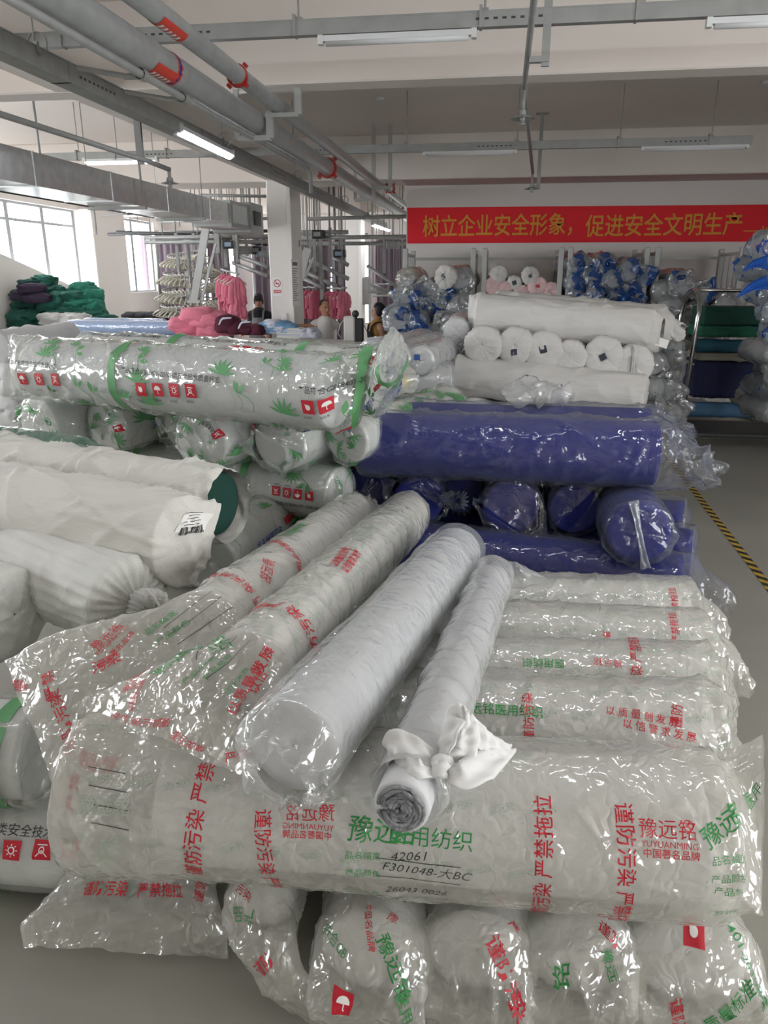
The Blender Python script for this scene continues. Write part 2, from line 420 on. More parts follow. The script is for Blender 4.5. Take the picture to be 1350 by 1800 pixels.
    def spot(s, x, y):
        """the surface point the camera sees at photo position x, y: (metres along, degrees round, local radius, frame)"""
        d = s.G-V(0, 0, CAM_H); z = d@_fw; u = 675+F_PX*(d@_rt)/z-x; w = 900-F_PX*(d@_up)/z-y
        q = u*u+w*w+np.where((s.N*d).sum(-1) < 0, 0, 4000)+np.where(z > 0, 0, 1e9); q = np.where(q < q.min()+160, z*100+q*.05, 1e9); i, j = np.unravel_index(np.argmin(q), q.shape); i = min(max(i, 1), len(s.S)-2)
        dS = (s.G[i+1, j]-s.G[i-1, j])/max(1e-6, s.S[i+1]-s.S[i-1]); dT = (s.G[i, (j+2) % s.nt]-s.G[i, j-2])/(8*np.pi/s.nt); R = max(.02, np.linalg.norm(dT)); p = s.G[i, j]-V(0, 0, CAM_H); zc = p@_fw
        pr = lambda v: np.array([(v@_rt)*zc-(p@_rt)*(v@_fw), (v@_up)*zc-(p@_up)*(v@_fw)])
        return s.S[i], j*360/s.nt, R, np.stack([pr(dS), pr(dT/R)], 1)
    def ink_at(s, sh, x, y, m, ang=0, off=.003, mirror=False):
        """print a shape where the photo shows it, its base line running at ang degrees in the picture"""
        S, th, R, J = s.spot(x, y); c = np.linalg.lstsq(J, np.array([math.cos(math.radians(ang)), math.sin(math.radians(ang))]), rcond=None)[0]
        s.ink(sh, S, th, m, math.degrees(math.atan2(c[1], c[0])), off, R, mirror)
    def mesh(s, name, mats, parent=None, cap=(False, False), loc=None):
        ns, nt = s.G.shape[:2]; v = s.G.reshape(-1, 3)
        i = np.arange(ns-1)[:, None]*nt; j = np.arange(nt)[None, :]; k = (j+1) % nt
        q = np.stack([i+j, i+k, i+nt+k, i+nt+j], -1).reshape(-1, 4)
        f = (q if s.flip else q[:, ::-1]).tolist(); fm = [0]*len(f)
        if cap[0]: f.append(list(range(nt))[::-1]); fm.append(0)
        if cap[1]: f.append([(ns-1)*nt+a for a in range(nt)]); fm.append(0)
        uv = np.stack([np.repeat(s.S, nt), np.tile(np.arange(nt)/nt*2*np.pi*s.R, ns)], 1)
        if s.iv:
            n0 = len(v); v = np.vstack([v]+s.iv); f += [[a+n0 for a in g] for g in s.iff]; fm += s.im
        return make(name, v, f, mats, parent, fm, True, uv, loc)

def body_st(p0, p1, r, wr, fl=0., n=4, jit=.004, seed=0, sag=0., sq=1.):
    p0, p1 = np.array(p0, float), np.array(p1, float); t = nrm(p1-p0); a, b = frame(t); rr = random.Random(int(seed*100)+3)
    out = []
    for k in range(n):
        f = k/(n-1); j = V(rr.uniform(-jit, jit), rr.uniform(-jit, jit), rr.uniform(-jit, jit)) if 0 < k < n-1 else 0
        ra = r*(1+rr.uniform(-.02, .02))
        out.append((p0+(p1-p0)*f+j-Z3*sag*4*f*(1-f), a*ra*sq**-.5, b*ra*sq**.5, wr, fl))
    return out
def end_st(p, t, r, e, wr):
    """stations beyond the end p of a roll whose outward direction is t; a, b = section axes"""
    k = e['k']; a, b = e['a'], e['b']; o = []
    if k == 'flat':
        for d, f, w in ((.012, .93, wr*.8), (.02, .72, wr), (.026, .42, wr), (.024, .16, wr*.8), (.022, .02, 0)):
            o.append((p+t*d, a*r*f, b*r*f, w, e.get('fl', 0)))
    elif k == 'cap':
        for d, f in ((.004, .985), (.006, .80), (.006, .5), (.005, .2), (.004, .02)): o.append((p+t*d, a*r*f, b*r*f, .0015, 0))
    elif k == 'round':
        for d, f in ((.03, .98), (.06, .90), (.085, .72), (.10, .45), (.104, .14), (.104, .01)): o.append((p+t*d*r/.17, a*r*f, b*r*f, wr, 0))
    elif k == 'gather':     # the mouth of a sack drawn together over the round end, a small ruff beyond the tie
        for d, f, w in ((.012, .975, wr), (.03, .88, .009), (.046, .64, .013), (.058, .38, .011), (.068, .22, .005), (.078, .2, .004), (.09, .32, .008), (.12, .38, .014), (.14, .33, .016), (.145, .10, .008), (.14, .01, 0)):
            o.append((p+t*d, a*r*f, b*r*f, w, .012 if d > .11 else 0))
    elif k == 'knot':
        g = e.get('g', V(0, 0, 0)); L = e.get('L', 1.)
        for d, f, w in ((.03, .95, wr), (.07, .68, .012), (.10, .34, .010), (.125, .12, .005), (.15, .09, .004), (.18, .2, .012), (.23, .36, .02), (.26, .42, .025)):
            o.append((p+t*d*L+g*max(0, d-.1)*4, a*r*f, b*r*f*(.9 if d < .16 else .55), w, .0 if d < .16 else .02))
    elif k == 'tuft':
        g = e.get('g', V(0, 0, -.3))
        for d, f, w in ((.03, 1.0, wr*1.5), (.08, .86, .02), (.13, .7, .028), (.18, .66, .03), (.22, .55, .03)):
            o.append((p+t*d*e.get('L', 1)+g*d*d*3, a*r*f, b*r*f*(1-.5*d/.22), w, .045*d/.15))
    elif k == 'tail':
        cl, cr = np.array(e['cl'], float), np.array(e['cr'], float); ce = (cl+cr)/2; Wv = (cr-cl)/2
        ca, cb = Wv@a, Wv@b
        wide_b = abs(cb) > abs(ca) if 'wide' not in e else e['wide'] == 'b'
        if (cb if wide_b else ca) < 0: Wv = -Wv
        d = nrm(ce-p); th = nrm(np.cross(Wv, d))*e.get('thick', .012)
        if wide_b: A1, B1 = th*(1 if th@a > 0 else -1), Wv
        else: A1, B1 = Wv, th*(1 if th@b > 0 else -1)
        bow = e.get('bow', V(0, 0, 0)); L = np.linalg.norm(ce-p); fls = e.get('fl', .02)
        o.append((p+t*min(.03, L*.15), a*r, b*r, wr, .003))
        for f in (.3, .5, .7, .87, 1.):
            g1 = f**1.0; g2 = 1-(1-f)**1.7
            A = a*r*(1-g1)+A1*g1; B = b*r*(1-g1)+B1*g1
            if wide_b: A = a*r*(1-g2)+A1*g2
            else: B = b*r*(1-g2)+B1*g2
            c = p+t*L*.35*f*(1-f)+(ce-p)*f+bow*4*f*(1-f)
            o.append((c, A, B, wr*(1+.6*f)*(1-.6*f*f), fls*f*(1.3-.6*f)))
        if e.get('hang') is not None:     # the last hand's breadth of film folds down
            o.append((ce+np.array(e['hang'], float), A1*.97, B1*.97, wr*.4, fls*1.2))
    elif k == 'open':
        o.append((p+t*e.get('L', .06), a*r*e.get('f', 1.02), b*r*e.get('f', 1.02), wr, .006))
    return o
def wrap(p0, p1, r, e0, e1, step=.015, nt=72, wr=.008, wl=.10, seed=0., pleat=0, sag=0., sq=1., stretch=.45, n=4, fl=0., folds=46, sq2=1.):
    """a tube of film or sacking round a roll, with an end treatment at each end"""
    p0, p1 = np.array(p0, float), np.array(p1, float); t = nrm(p1-p0); a, b = frame(t)
    for e in (e0, e1): e['a'] = a*sq**-.5; e['b'] = b*sq**.5
    s0 = end_st(p0, -t, r, e0, wr)[::-1]; bd = body_st(p0, p1, r, wr, fl, n, seed=seed, sag=sag, sq=sq); s1 = end_st(p1, t, r, e1, wr)
    return Loft(s0+bd+s1, step, nt, wl, seed, pleat, body0=len(s0), stretch=stretch, folds=folds, sq2=sq2)
def cloth_roll(parent, p0, p1, r, m, seed=0., name='fabric', step=.03, nt=40, wr=.003, sag=0., core=None, ends=False):
    """the rolled cloth: a long soft cylinder whose ends show the coiled layers"""
    L = wrap(p0, p1, r, {'k': 'cap'}, {'k': 'cap'}, step, nt, wr, .2, seed, sag=sag, folds=0)
    o = L.mesh(name, m, parent, (True, True))
    if ends or core:
        p0, p1 = np.array(p0, float), np.array(p1, float); t = nrm(p1-p0); a, b = frame(t)
        for p, d in ((p0, -t), (p1, t)):
            if d@(V(0, 0, CAM_H)-p) < 0: continue
            mb = MB(); k = max(5, int(r/.016)); q = np.linspace(0, 2*math.pi*k, k*26); rad = r*(.14+.8*q/q[-1])
            pts = [p+d*.007+a*x*math.cos(y)+b*x*math.sin(y) for x, y in zip(rad, q)]
            mb.tube(pts, .0032, 4); mb.build('coil', m, o, True)
            if core:
                c = MB(); c.lathe(p+d*.004, d, [(0, .02), (.012, .02), (.012, .034), (0, .036)], 20); c.build('core_tube', core, o, True)
    return o

# inks: indices into the material list of every printed film
RED, GRN, BLK, BLU, WHT, GRY = 1, 2, 3, 4, 5, 6
inks = [mat('ink_red', (196, 34, 52), .45), mat('ink_green', (46, 140, 70), .45), mat('ink_black', (52, 52, 54), .5), mat('ink_blue', (44, 74, 176), .45), mat('ink_white', (238, 236, 232), .5), mat('ink_grey', (168, 180, 166), .6)]
ink_leaf = [inks[0], mat('ink_leaf_green', (96, 158, 104), .5)]+inks[2:]

def print_medical(L, s0, s1, th0=45., rep=1, seed=0, up=1, dens=1.0, faint=True, title=True):
    """the printing on the medical-cloth bags: title, trade mark, warnings and a form to fill in; up=-1 prints upside down"""
    rr = random.Random(seed); R = L.R; deg = lambda m: math.degrees(m/R)
    r0 = 0 if up > 0 else 180; length = s1-s0; per = 1.15/dens
    k = 0; s = s0
    while s < s1:
        T = th0+(rr.uniform(-14, 14)); f = lambda x: s+x*up
        if title:
            L.ink(text2d('豫远铭', .085, .02, .15), f(.20), T+deg(.06)*up, GRN, r0); L.ink(text2d('医用纺织', .075, .008), f(.50), T+deg(.055)*up, GRN, r0)
        for q, w in enumerate(('品名幅宽', '产品颜色', '产品批号', '合计米数')):
            y = T+deg(-.03-.062*q)*up
            L.ink(text2d(w, .027), f(.14), y, GRN, r0); L.ink(rect2d(.34, .0022, 16, 1), f(.38), y-deg(.012)*up, BLK, r0)
        L.ink(text2d('谨防污染 严禁拖拉', .062, .008), f(.80), T-deg(.04)*up, RED, r0+90); 
        L.ink(text2d('豫远铭', .052), f(1.0), T+deg(.05)*up, RED, r0); L.ink(ring2d(.016, .0025), f(1.10), T+deg(.066)*up, RED, r0); L.ink(text2d('R', .022), f(1.10), T+deg(.066)*up, RED, r0)
        L.ink(text2d('YUYUANMING', .024), f(1.0), T+deg(.005)*up, RED, r0); L.ink(text2d('中国著名品牌', .027, .01), f(1.0), T-deg(.032)*up, RED, r0)
        for a in (170, -95):
            L.ink(text2d('以质量创发展\n以信誉求发展', .06, .018, space=1.25), f(.55), T+a, RED, r0)
            L.ink(text2d('谨防污染 严禁拖拉', .062, .008), f(.05), T+a*.9, RED, r0+90)
        s += per; k += 1
    if faint:
        for i in range(int(length/.16)):
            for j in range(7):
                L.ink(text2d('豫远铭', .026, 0), s0+.08+i*.16+(j % 2)*.07, j*51+20, GRY, r0+18, off=.0012)

def icon2d(k, sz=.055):
    """red square with a white sign: mitten, umbrella, sun, hook"""
    w = []
    if k == 0: w = [disc2d(sz*.2), leaf2d(sz*.5, sz*.2, 130, sz*.1, -sz*.15)]
    elif k == 1: w = [(np.array([(0, 0)]+[(sz*.32*math.cos(a), sz*.32*math.sin(a)) for a in np.linspace(0, math.pi, 9)]), [(0, 1+i, 2+i) for i in range(8)]), stroke2d([(0, 0), (0, -sz*.25), (sz*.08, -sz*.28)], sz*.06)]
    elif k == 2: w = [ring2d(sz*.17, sz*.07)]+[place2d(stroke2d([(sz*.24, 0), (sz*.34, 0)], sz*.05), 0, 0, a*45) for a in range(8)]
    else: w = [ring2d(sz*.14, sz*.06), stroke2d([(-sz*.3, -sz*.3), (0, -sz*.02), (sz*.3, -sz*.3)], sz*.06), stroke2d([(-sz*.28, sz*.25), (sz*.28, sz*.25)], sz*.06)]
    return rect2d(sz, sz), merge2d(w)
def print_floral(L, s0, s1, th0=20., seed=0, up=1, text=True, period=.82):
    """the printing on the floral bags: lotus flowers, vines, dots, a green band, a blue title and red handling signs"""
    rr = random.Random(seed); R = L.R; deg = lambda m: math.degrees(m/R); r0 = 0 if up > 0 else 180
    s = s0; n = 0
    while s < s1:
        f = (lambda x: s+x) if up > 0 else (lambda x: s+period-x)
        if text:
            L.ink(text2d('产品符合GB18401-2010B类安全技术质量标准', .027, .006), f(.36), th0+deg(.02)*up, BLK, r0)
            for q in range(4):
                a, b = icon2d(q, .052); L.ink(a, f(.27+q*.072), th0-deg(.045)*up, RED, r0); L.ink(b, f(.27+q*.072), th0-deg(.045)*up, WHT, r0, off=.0034)
                L.ink(text2d(('防潮湿', '防雨淋', '防日晒', '禁用钩')[q], .012), f(.27+q*.072), th0-deg(.084)*up, BLK, r0)
        for a in (th0+150, th0+265):
            L.ink(text2d('专业面料专家', .05, .012, .1), f(.35), a, BLU, r0+180); L.ink(rect2d(.15, .035, 8, 3), f(.62), a+deg(.02), RED, r0); L.ink(text2d('—', .027, .01), f(.62), a+deg(.02), WHT, r0+180, off=.0034)
        L.ink(rect2d(.05, 2*math.pi*R*.985, 4, 60), f(.72), th0, GRN, r0)
        for i in range(int(27*period/.82)):
            x = rr.uniform(0, period*.84); y = rr.uniform(0, 360); 
            if text and abs((y-th0+180) % 360-180) < deg(.11) and .05 < x < .7: y += deg(.2)
            z = rr.choice((.05, .065, .08)); k = rr.random()
            if k < .55:
                L.ink(lotus2d(z), f(x), y, GRN, r0+rr.uniform(-15, 15))
                for q in (-1, 1): L.ink(vine2d(z*1.7, q), f(x+q*.012), y-deg(.02)*up, GRY, r0)
            elif k < .8: L.ink(merge2d([leaf2d(z*.8, z*.4, 90), leaf2d(z*.6, z*.3, 25, z*.2, 0), vine2d(z*1.5, 1)]), f(x), y, GRN, r0+rr.uniform(-30, 30))
            else: L.ink(merge2d([ring2d(.014, .004), disc2d(.007)]), f(x), y, GRN, r0)
        s += period; n += 1

def wrapped_roll(name, label, cat, p0, p1, r, e0, e1, cloth, fm, group=None, prt=None, seed=0., step=.015, nt=72, wr=.008, wl=.1, fr=None, pleat=0, bag='plastic_bag', leaf=False, core=None, sag=0., stretch=.45, inner=(0., 0.), post=None, cname='fabric', n=4, sq=1., folds=46, sq2=1.):
    """a cloth roll inside its bag: fabric (> coil, core_tube) and plastic_bag (printed)"""
    p0, p1 = np.array(p0, float), np.array(p1, float); t = nrm(p1-p0)
    root = thing(name, (p0+p1)/2-Z3*(r), label, cat, group)
    if cloth is not None: cloth_roll(root, p0+t*inner[0], p1-t*inner[1], fr or r*.95, cloth, seed, cname, step*2, max(28, nt//2), sag=sag, core=core)
    L = wrap(p0, p1, r, e0, e1, step, nt, wr, wl, seed, pleat, sag, sq, stretch, n, 0., folds, sq2)
    if prt: prt(L)
    if post: post(L, root)
    L.mesh(bag, [fm]+(ink_leaf if leaf else inks), root)
    return root, L
def FLAT(**k): return dict(k='flat', **k)
def KNOT(**k): return dict(k='knot', **k)
def TUFT(**k): return dict(k='tuft', **k)
def TAIL(cl, cr, **k): return dict(k='tail', cl=cl, cr=cr, **k)
def OPEN(**k): return dict(k='open', **k)
# ------------------------------------------------------------------ the hall: floor, walls, beams, columns, windows
paint = mat('wall_paint', (232, 227, 223), .75, bump=.08, bscale=40, mottle=.03, mscale=.8)
paint_w = mat('column_paint', (233, 230, 226), .7, bump=.06, bscale=50)
paint_c = mat('ceiling_paint', (236, 228, 222), .8, bump=.08, bscale=30, mottle=.03, mscale=.6)
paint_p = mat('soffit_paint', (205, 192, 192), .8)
floor_m = mat('grey_floor_paint', (156, 154, 145), .34, bump=.05, bscale=25, mottle=.10, mscale=1.6)
alu = mat('window_aluminium', (168, 172, 176), .4, .1)
zinc = mat('galvanised_steel', (158, 160, 159), .40, .3, mottle=.12, mscale=9, bump=.05, bscale=30)
zinc_d = mat('dull_galvanised_steel', (150, 151, 149), .5, .15, mottle=.12, mscale=9)
steel_p = mat('grey_painted_steel', (176, 178, 176), .45, .1)
dark = mat('dark_metal', (58, 58, 60), .5, .3)
redp = mat('red_coupling_paint', (172, 42, 38), .4)

def struct(name, mb, m, kind='structure', smooth=False):
    o = mb.build(name, m, None, smooth); o['kind'] = kind; return o
ZS, ZB = 3.87, 3.27                # slab and beam undersides
XL, XR, YB, YF, YW, XW = -8.8, 6.0, -5.0, 20.0, 12.5, -1.48
struct('floor', MB().box((XL-.2, YB-.2, -.2), (XR+.2, YF+.2, 0)), floor_m)
struct('ceiling', MB().box((XL-.2, YB-.2, ZS), (XR+.2, YF+.2, ZS+.2)), paint_c)
# the wall that carries the banner, closing off the room behind
struct('wall_banner', MB().box((XW, YW, 0), (XR+.2, YW+.24, ZS)), paint)
struct('wall_return', MB().box((XW, YW+.24, 0), (XW+.24, YF, ZS)), paint)
struct('wall_right', MB().box((XR, 2.5, 0), (XR+.2, YW, ZS)).box((XR, YB, 0), (XR+.2, -1.5, ZS)).box((XR, -1.5, 0), (XR+.2, 2.5, .9)).box((XR, -1.5, 3.2), (XR+.2, 2.5, ZS)), paint)
def beam(name, lo, hi): struct(name, MB().bbox(lo, hi, .012), paint_c)
beam('beam', (XL, 6.03, ZB), (XR, 6.28, ZS)); beam('beam', (XL, 11.72, ZB), (XR, 12.49, ZS)); beam('beam', (XL, 17.4, ZB), (XW, 17.8, ZS)); beam('beam', (XL, .3, ZB), (XR, .6, ZS))
struct('beam', MB().box((-3.47, YB, ZB+.004), (-3.09, YF, ZS)), paint_c)
struct('trim_1', MB().box((XW+.01, 11.73, ZB-.004), (XR, 12.5, ZB+.002)), paint_p)
def column(x0, x1, y0, y1):
    mb = MB().bbox((x0, y0, 0), (x1, y1, ZB+.01), .02)
    return struct('column', mb, paint_w)
column(-3.465, -3.086, 11.5, 12.07); column(-3.47, -3.08, 17.45, 17.9); column(-3.47, -3.08, .1, .6)
# cable trunking run up the faces of the two columns
for y, z1 in ((11.5, 3.27), (17.45, 3.1)):
    o = MB().bbox((-3.16, y-.035, .3), (-3.085, y-.001, z1), .008).build('cable_trunking', paint_w)
    props(o, 'white cable trunking up the %s square column' % ('nearer' if y < 12 else 'farther'), 'trunking')
# left wall: spandrel, piers and window bands
wl = MB()
def wl_box(y0, y1, z0, z1, t=.24): wl.box((XL-t, y0, z0), (XL, y1, z1))
win = [(-.6, 3.4), (4.0, 9.2), (9.9, 15.55), (17.05, 19.2)]
ys = [YB]+[q for w in win for q in w]+[YF]
for a, b in zip(ys[0::2], ys[1::2]): wl_box(a, b, 0, ZS)
for a, b in win: wl_box(a, b, 0, 1.55); wl_box(a, b, 3.24, ZS)
struct('wall_left', wl, paint)
struct('wall_pier', MB().bbox((XL, 15.55, 0), (XL+.32, 17.0, ZB), .015), paint)
struct('wall_stair', MB().add([(XL+.02, 9.0, 0), (XL+.02, 15.5, 0), (XL+.02, 15.5, 1.52), (XL+.02, 9.0, 3.2)]+[(XL+.22, 9.0, 0), (XL+.22, 15.5, 0), (XL+.22, 15.5, 1.52), (XL+.22, 9.0, 3.2)], [(0, 1, 2, 3), (7, 6, 5, 4), (0, 4, 5, 1), (1, 5, 6, 2), (2, 6, 7, 3), (3, 7, 4, 0)]), paint_w)
glass = bpy.data.materials.new('window_glass'); glass.use_nodes = True
_n = glass.node_tree.nodes; _l = glass.node_tree.links; _n.remove(_n['Principled BSDF'])
_t = _n.new('ShaderNodeBsdfTransparent'); _t.inputs[0].default_value = (.96, .98, .98, 1); _g = _n.new('ShaderNodeBsdfGlossy'); _g.inputs['Roughness'].default_value = .02
_x = _n.new('ShaderNodeMixShader'); _x.inputs[0].default_value = .05; _l.new(_t.outputs[0], _x.inputs[1]); _l.new(_g.outputs[0], _x.inputs[2]); _l.new(_x.outputs[0], _n['Material Output'].inputs[0])
WN = [0]
def window(p, u, w, z0, z1, cols, bar=None, group=None):
    """aluminium window w wide from p along u: frame, mullions, a transom bar, one pane"""
    WN[0] += 1; u = np.array(u, float); nrm_ = np.cross(u, Z3); mb = MB(); d = nrm_*.04
    p = np.array(p, float)
    def bar_(a, b, wd): mb.obox(a, b, wd, .07, up=nrm_)
    for z in (z0+.02, z1-.02): bar_(p+Z3*(z-p[2]), p+u*w+Z3*(z-p[2]), .05)
    for k in range(cols+1):
        q = p+u*(.02+(w-.04)*k/cols); mb.obox(q+Z3*(z0-p[2]), q+Z3*(z1-p[2]), .11, .06, up=nrm_)
    for zz in (bar or []): bar_(p+Z3*(zz-p[2]), p+u*w+Z3*(zz-p[2]), .05)
    o = mb.build('window_%d' % WN[0], alu); o['kind'] = 'structure'
    g = MB().add([p+Z3*(z0-p[2]), p+u*w+Z3*(z0-p[2]), p+u*w+Z3*(z1-p[2]), p+Z3*(z1-p[2])], [(0, 1, 2, 3)])
    make('pane', g.v, g.f, glass, o, smooth=False)
for a, b in win: window((XL-.12, a, 0), (0, 1, 0), b-a, 1.55, 3.24, max(2, round((b-a)/1.25)), (2.92,))
# windows behind and to the right of the photographer
bw = MB()
bwin = [(3.7, 5.5)]
xs = [XL]+[q for w in bwin for q in w]+[XR]
for a, b in zip(xs[0::2], xs[1::2]): bw.box((a, YB-.2, 0), (b, YB, ZS))
for a, b in bwin: bw.box((a, YB-.2, 0), (b, YB, .9)); bw.box((a, YB-.2, 3.2), (b, YB, ZS)); 
struct('wall_behind', bw, paint)
for a, b in bwin: window((a, YB-.1, 0), (1, 0, 0), b-a, .9, 3.2, 2, (2.6,))
window((XR+.1, -1.5, 0), (0, 1, 0), 4.0, .9, 3.2, 3, (2.6,))
# far wall with its windows, curtains hanging before it
fwin = [(-8.3, -6.9), (-6.5, -5.2), (-4.8, -3.3), (-3.0, -2.05)]
fw_ = MB(); xs = [XL]+[q for w in fwin for q in w]+[XW]
for a, b in zip(xs[0::2], xs[1::2]): fw_.box((a, YF, 0), (b, YF+.2, ZS))
for a, b in fwin: fw_.box((a, YF, 0), (b, YF+.2, .7)); fw_.box((a, YF, 2.75), (b, YF+.2, ZS))
struct('wall_far', fw_, paint)
for a, b in fwin: window((a, YF+.1, 0), (1, 0, 0), b-a, .7, 2.75, 3, (1.3, 1.9))
# hazard stripe on the floor beside the aisle
a, b = P(1210, 850, Z=.002), P(1352, 1032, Z=.002); d = nrm(b-a); a = a-d*1.2; b = b+d*3
yel = mat('hazard_yellow', (196, 164, 62), .5, mottle=.2, mscale=20); blk = mat('hazard_black', (46, 45, 44), .5)
mb = MB(); n_ = V(-d[1], d[0], 0)*.03; Ls = np.linalg.norm(b-a); k = int(Ls/.06)
for i in range(k):
    q0 = a+d*(i*.06); q1 = a+d*((i+1)*.06); sh = d*.05
    mb.add([q0-n_, q1-n_, q1+n_+sh, q0+n_+sh], [(0, 1, 2, 3)], i % 2)
o = mb.build('floor_marking', [yel, blk]); o['kind'] = 'structure'
# ------------------------------------------------------------------ services under the ceiling
tube_on = mat('lit_tube', (246, 250, 255), .3, emit=14.0)
tube_off = mat('unlit_tube_diffuser', (214, 216, 217), .4)
def lamp_tube(p0, p1, on, label, w=.06, group=None):
    p0, p1 = np.array(p0, float), np.array(p1, float)
    t = thing('tube_light', (p0+p1)/2, label, 'lamp', group); u = nrm(p1-p0)
    MB().obox(p0, p1, w, .03).build('housing', tube_off, t)
    b = MB(); b.tube([p0+u*.03-Z3*.022, p1-u*.03-Z3*.022], w*.46, 12); b.build('diffuser', tube_on if on else tube_off, t, True)
    for q in (p0, p1): MB().obox(q-u*.015, q+u*.015, w*1.05, .06).build('end_cap', tube_off, t)
    return t
def rod(mb, x, y, z0, z1): mb.tube([(x, y, z0), (x, y, z1)], .006, 6); mb.box((x-.02, y-.012, z0-.03), (x+.02, y+.012, z0+.02))
def u_channel(t, p0, p1, w, h, m, name='channel'):
    """slotted cable trunking with its lips and the joints in it"""
    p0, p1 = np.array(p0, float), np.array(p1, float); mb = MB(); mb.obox(p0, p1, w, h); u = nrm(p1-p0); L = np.linalg.norm(p1-p0)
    mb.obox(p0-Z3*(h/2), p1-Z3*(h/2), w*1.06, .008); mb.obox(p0+Z3*(h/2), p1+Z3*(h/2), w*1.06, .008)
    k = 1.2
    while k < L:
        q = p0+u*k; mb.obox(q-u*.01, q+u*.01, w*1.1, h*1.08, m=1)
        for i in range(9): c = q+u*(.12+i*.05); mb.obox(c-u*.012, c+u*.012, w*1.012, .012, m=2)
        k += 2.0
    return mb.build(name, [m, zinc_d, dark], t)
def hang_lamp(t):
    for q in (-.5, .5): MB().tube([np.array(t.location)+V(q, 0, .01), V(t.location[0]+q, t.location[1], ZS)], .006, 6).build('hanger_rod', zinc_d, t, True)
# two transverse lighting rails, and a long one running down the hall
def rail_x(y, z, x0, x1, label, rods, w=.05, h=.075):
    t = thing('lighting_trunking', ((x0+x1)/2, y, z), label, 'trunking')
    u_channel(t, (x0, y, z), (x1, y, z), w, h, zinc_d)
    for x in rods:
        m = MB(); rod(m, x, y, z+h/2, ZS); m.box((x-.03, y-w*.7, z-h*.6), (x-.015, y+w*.7, z+h*.9)); m.build('hanger_rod', zinc_d, t)
RY1, RY2, RZ = 4.9, 9.15, 3.30
at1 = lambda x: P(x, 35, Y=RY1)[0]
at2 = lambda x: P(x, 257, Y=RY2)[0]
rail_x(RY1, RZ, -7.5, 4.8, 'galvanised lighting rail crossing the ceiling nearest the camera', [at1(x) for x in (112, 525, 852, 1125)])
rail_x(RY2, RZ-.01, -7.6, at2(1320), 'galvanised lighting rail ending in mid air before the banner', [at2(x) for x in (137, 205, 295, 715, 909, 1089, 1249)])
for (x0, x1, y, on, lb) in ((563, 834, 1, 0, 'unlit tube light on the nearest rail, left of the sprinkler pipe'), (1247, 1420, 1, 0, 'unlit tube light at the top right corner on the nearest rail'),
                        (746, 907, 2, 0, 'unlit tube light on the second rail above the left half of the banner'), (1130, 1314, 2, 0, 'unlit tube light at the right end of the second rail'),
                        (146, 274, 2, 1, 'lit tube light on the second rail, above the steel duct')):
    f = at1 if y == 1 else at2
    lamp_tube((f(x0), RY1 if y == 1 else RY2, RZ-.06), (f(x1), RY1 if y == 1 else RY2, RZ-.06), on, lb, .04 if not on else .055)
for y, lb in ((2.7, 'overhead before the camera'), (.9, 'overhead above the camera')):  # unseen rails and tubes, added out of view to light the near piles
    rail_x(y, 3.3, -7.5, 4.5, 'galvanised lighting rail '+lb, (-6.2, -4.6, -3.0, -.62, .98, 2.6))
    for i, x in enumerate((-5.2, -3.9, -1.4, .1, 2.0)): lamp_tube((x, y, 3.24), (x+1.2, y, 3.24), y > 1 or i == 1, '%s tube light on the rail %s, %s along it' % ('lit' if y > 1 or i == 1 else 'unlit', lb, ('first', 'second', 'third', 'fourth', 'fifth')[i]))
t = thing('lighting_trunking', (-2.45, 8, 3.0), 'long galvanised cable tray running down the hall beside the pipes', 'trunking')
u_channel(t, (-2.44, YB+.2, 3.0), (-2.56, 17.5, 3.0), .11, .10, zinc_d)
for y in (1.5, 4.1, 6.9, 9.4, 12.3, 14.8):
    m = MB(); rod(m, -2.43-y*.004, y, 3.05, ZS); m.tube([(-2.43+.055*math.cos(a), y, 3.06+.055*math.sin(a)) for a in np.linspace(0, 6.28, 13)], .005, 5); m.build('hanger_rod', zinc_d, t)
a0, a1 = P(313, 224, X=-2.46), P(405, 270, X=-2.46); lamp_tube(a0, a1, 1, 'brightest lit tube light, on the cable tray beside the pipes', .07)
a0, a1 = P(655, 393, X=-2.54), P(684, 403, X=-2.54); lamp_tube(a0, a1, 1, 'small lit tube light far down the cable tray by the second column', .07)
for i, y in enumerate((12.2, 14.8, 17.2)): hang_lamp(lamp_tube((-6.6, y, 3.23), (-5.3, y, 3.23), 1, ('lit tube light hung over the far left bay, nearest the duct end', 'lit tube light hung in the middle of the far left bay', 'lit tube light hung deepest in the far left bay')[i]))
# sprinkler mains: pipes with red grooved couplings
def pipe(name, pts, r, m, label, coup=(), n=16, group=None, cat='pipe'):
    t = thing(name, np.mean(np.array(pts), 0), label, cat, group)
    mb = MB(); mb.tube(pts, r, n); mb.build('pipe', m, t, True)
    for q in coup:
        q = np.array(q, float); u = nrm(np.array(pts[-1], float)-np.array(pts[0], float)); c = MB()
        c.lathe(q-u*r*.55, u, [(0, r), (0, r*1.2), (r*.25, r*1.28), (r*.85, r*1.28), (r*1.1, r*1.2), (r*1.1, r)], 20)
        a = nrm(np.cross(u, Z3)); 
        for s in (1, -1):
            for b in (1, -1): c.obox(q+(a*.75+Z3*s*.75)*r*1.25*b, q+(a*.75+Z3*s*.75)*r*1.6*b, r*.5, r*.5)
        auto_smooth(c.build('coupling', redp, t))
    return t
zl = lambda x, y, x1, z, yy: None
YA, YE = YB+.1, 19.5
bx = lambda y: -1.962+.006*y
big = pipe('fire_main', [(bx(YA), YA, 3.05), (bx(YE), YE, 3.05)], .083, zinc, 'thick galvanised fire main pipe with red couplings', [P(575, 295, Z=3.05), P(700, 375, Z=3.05)], 22)
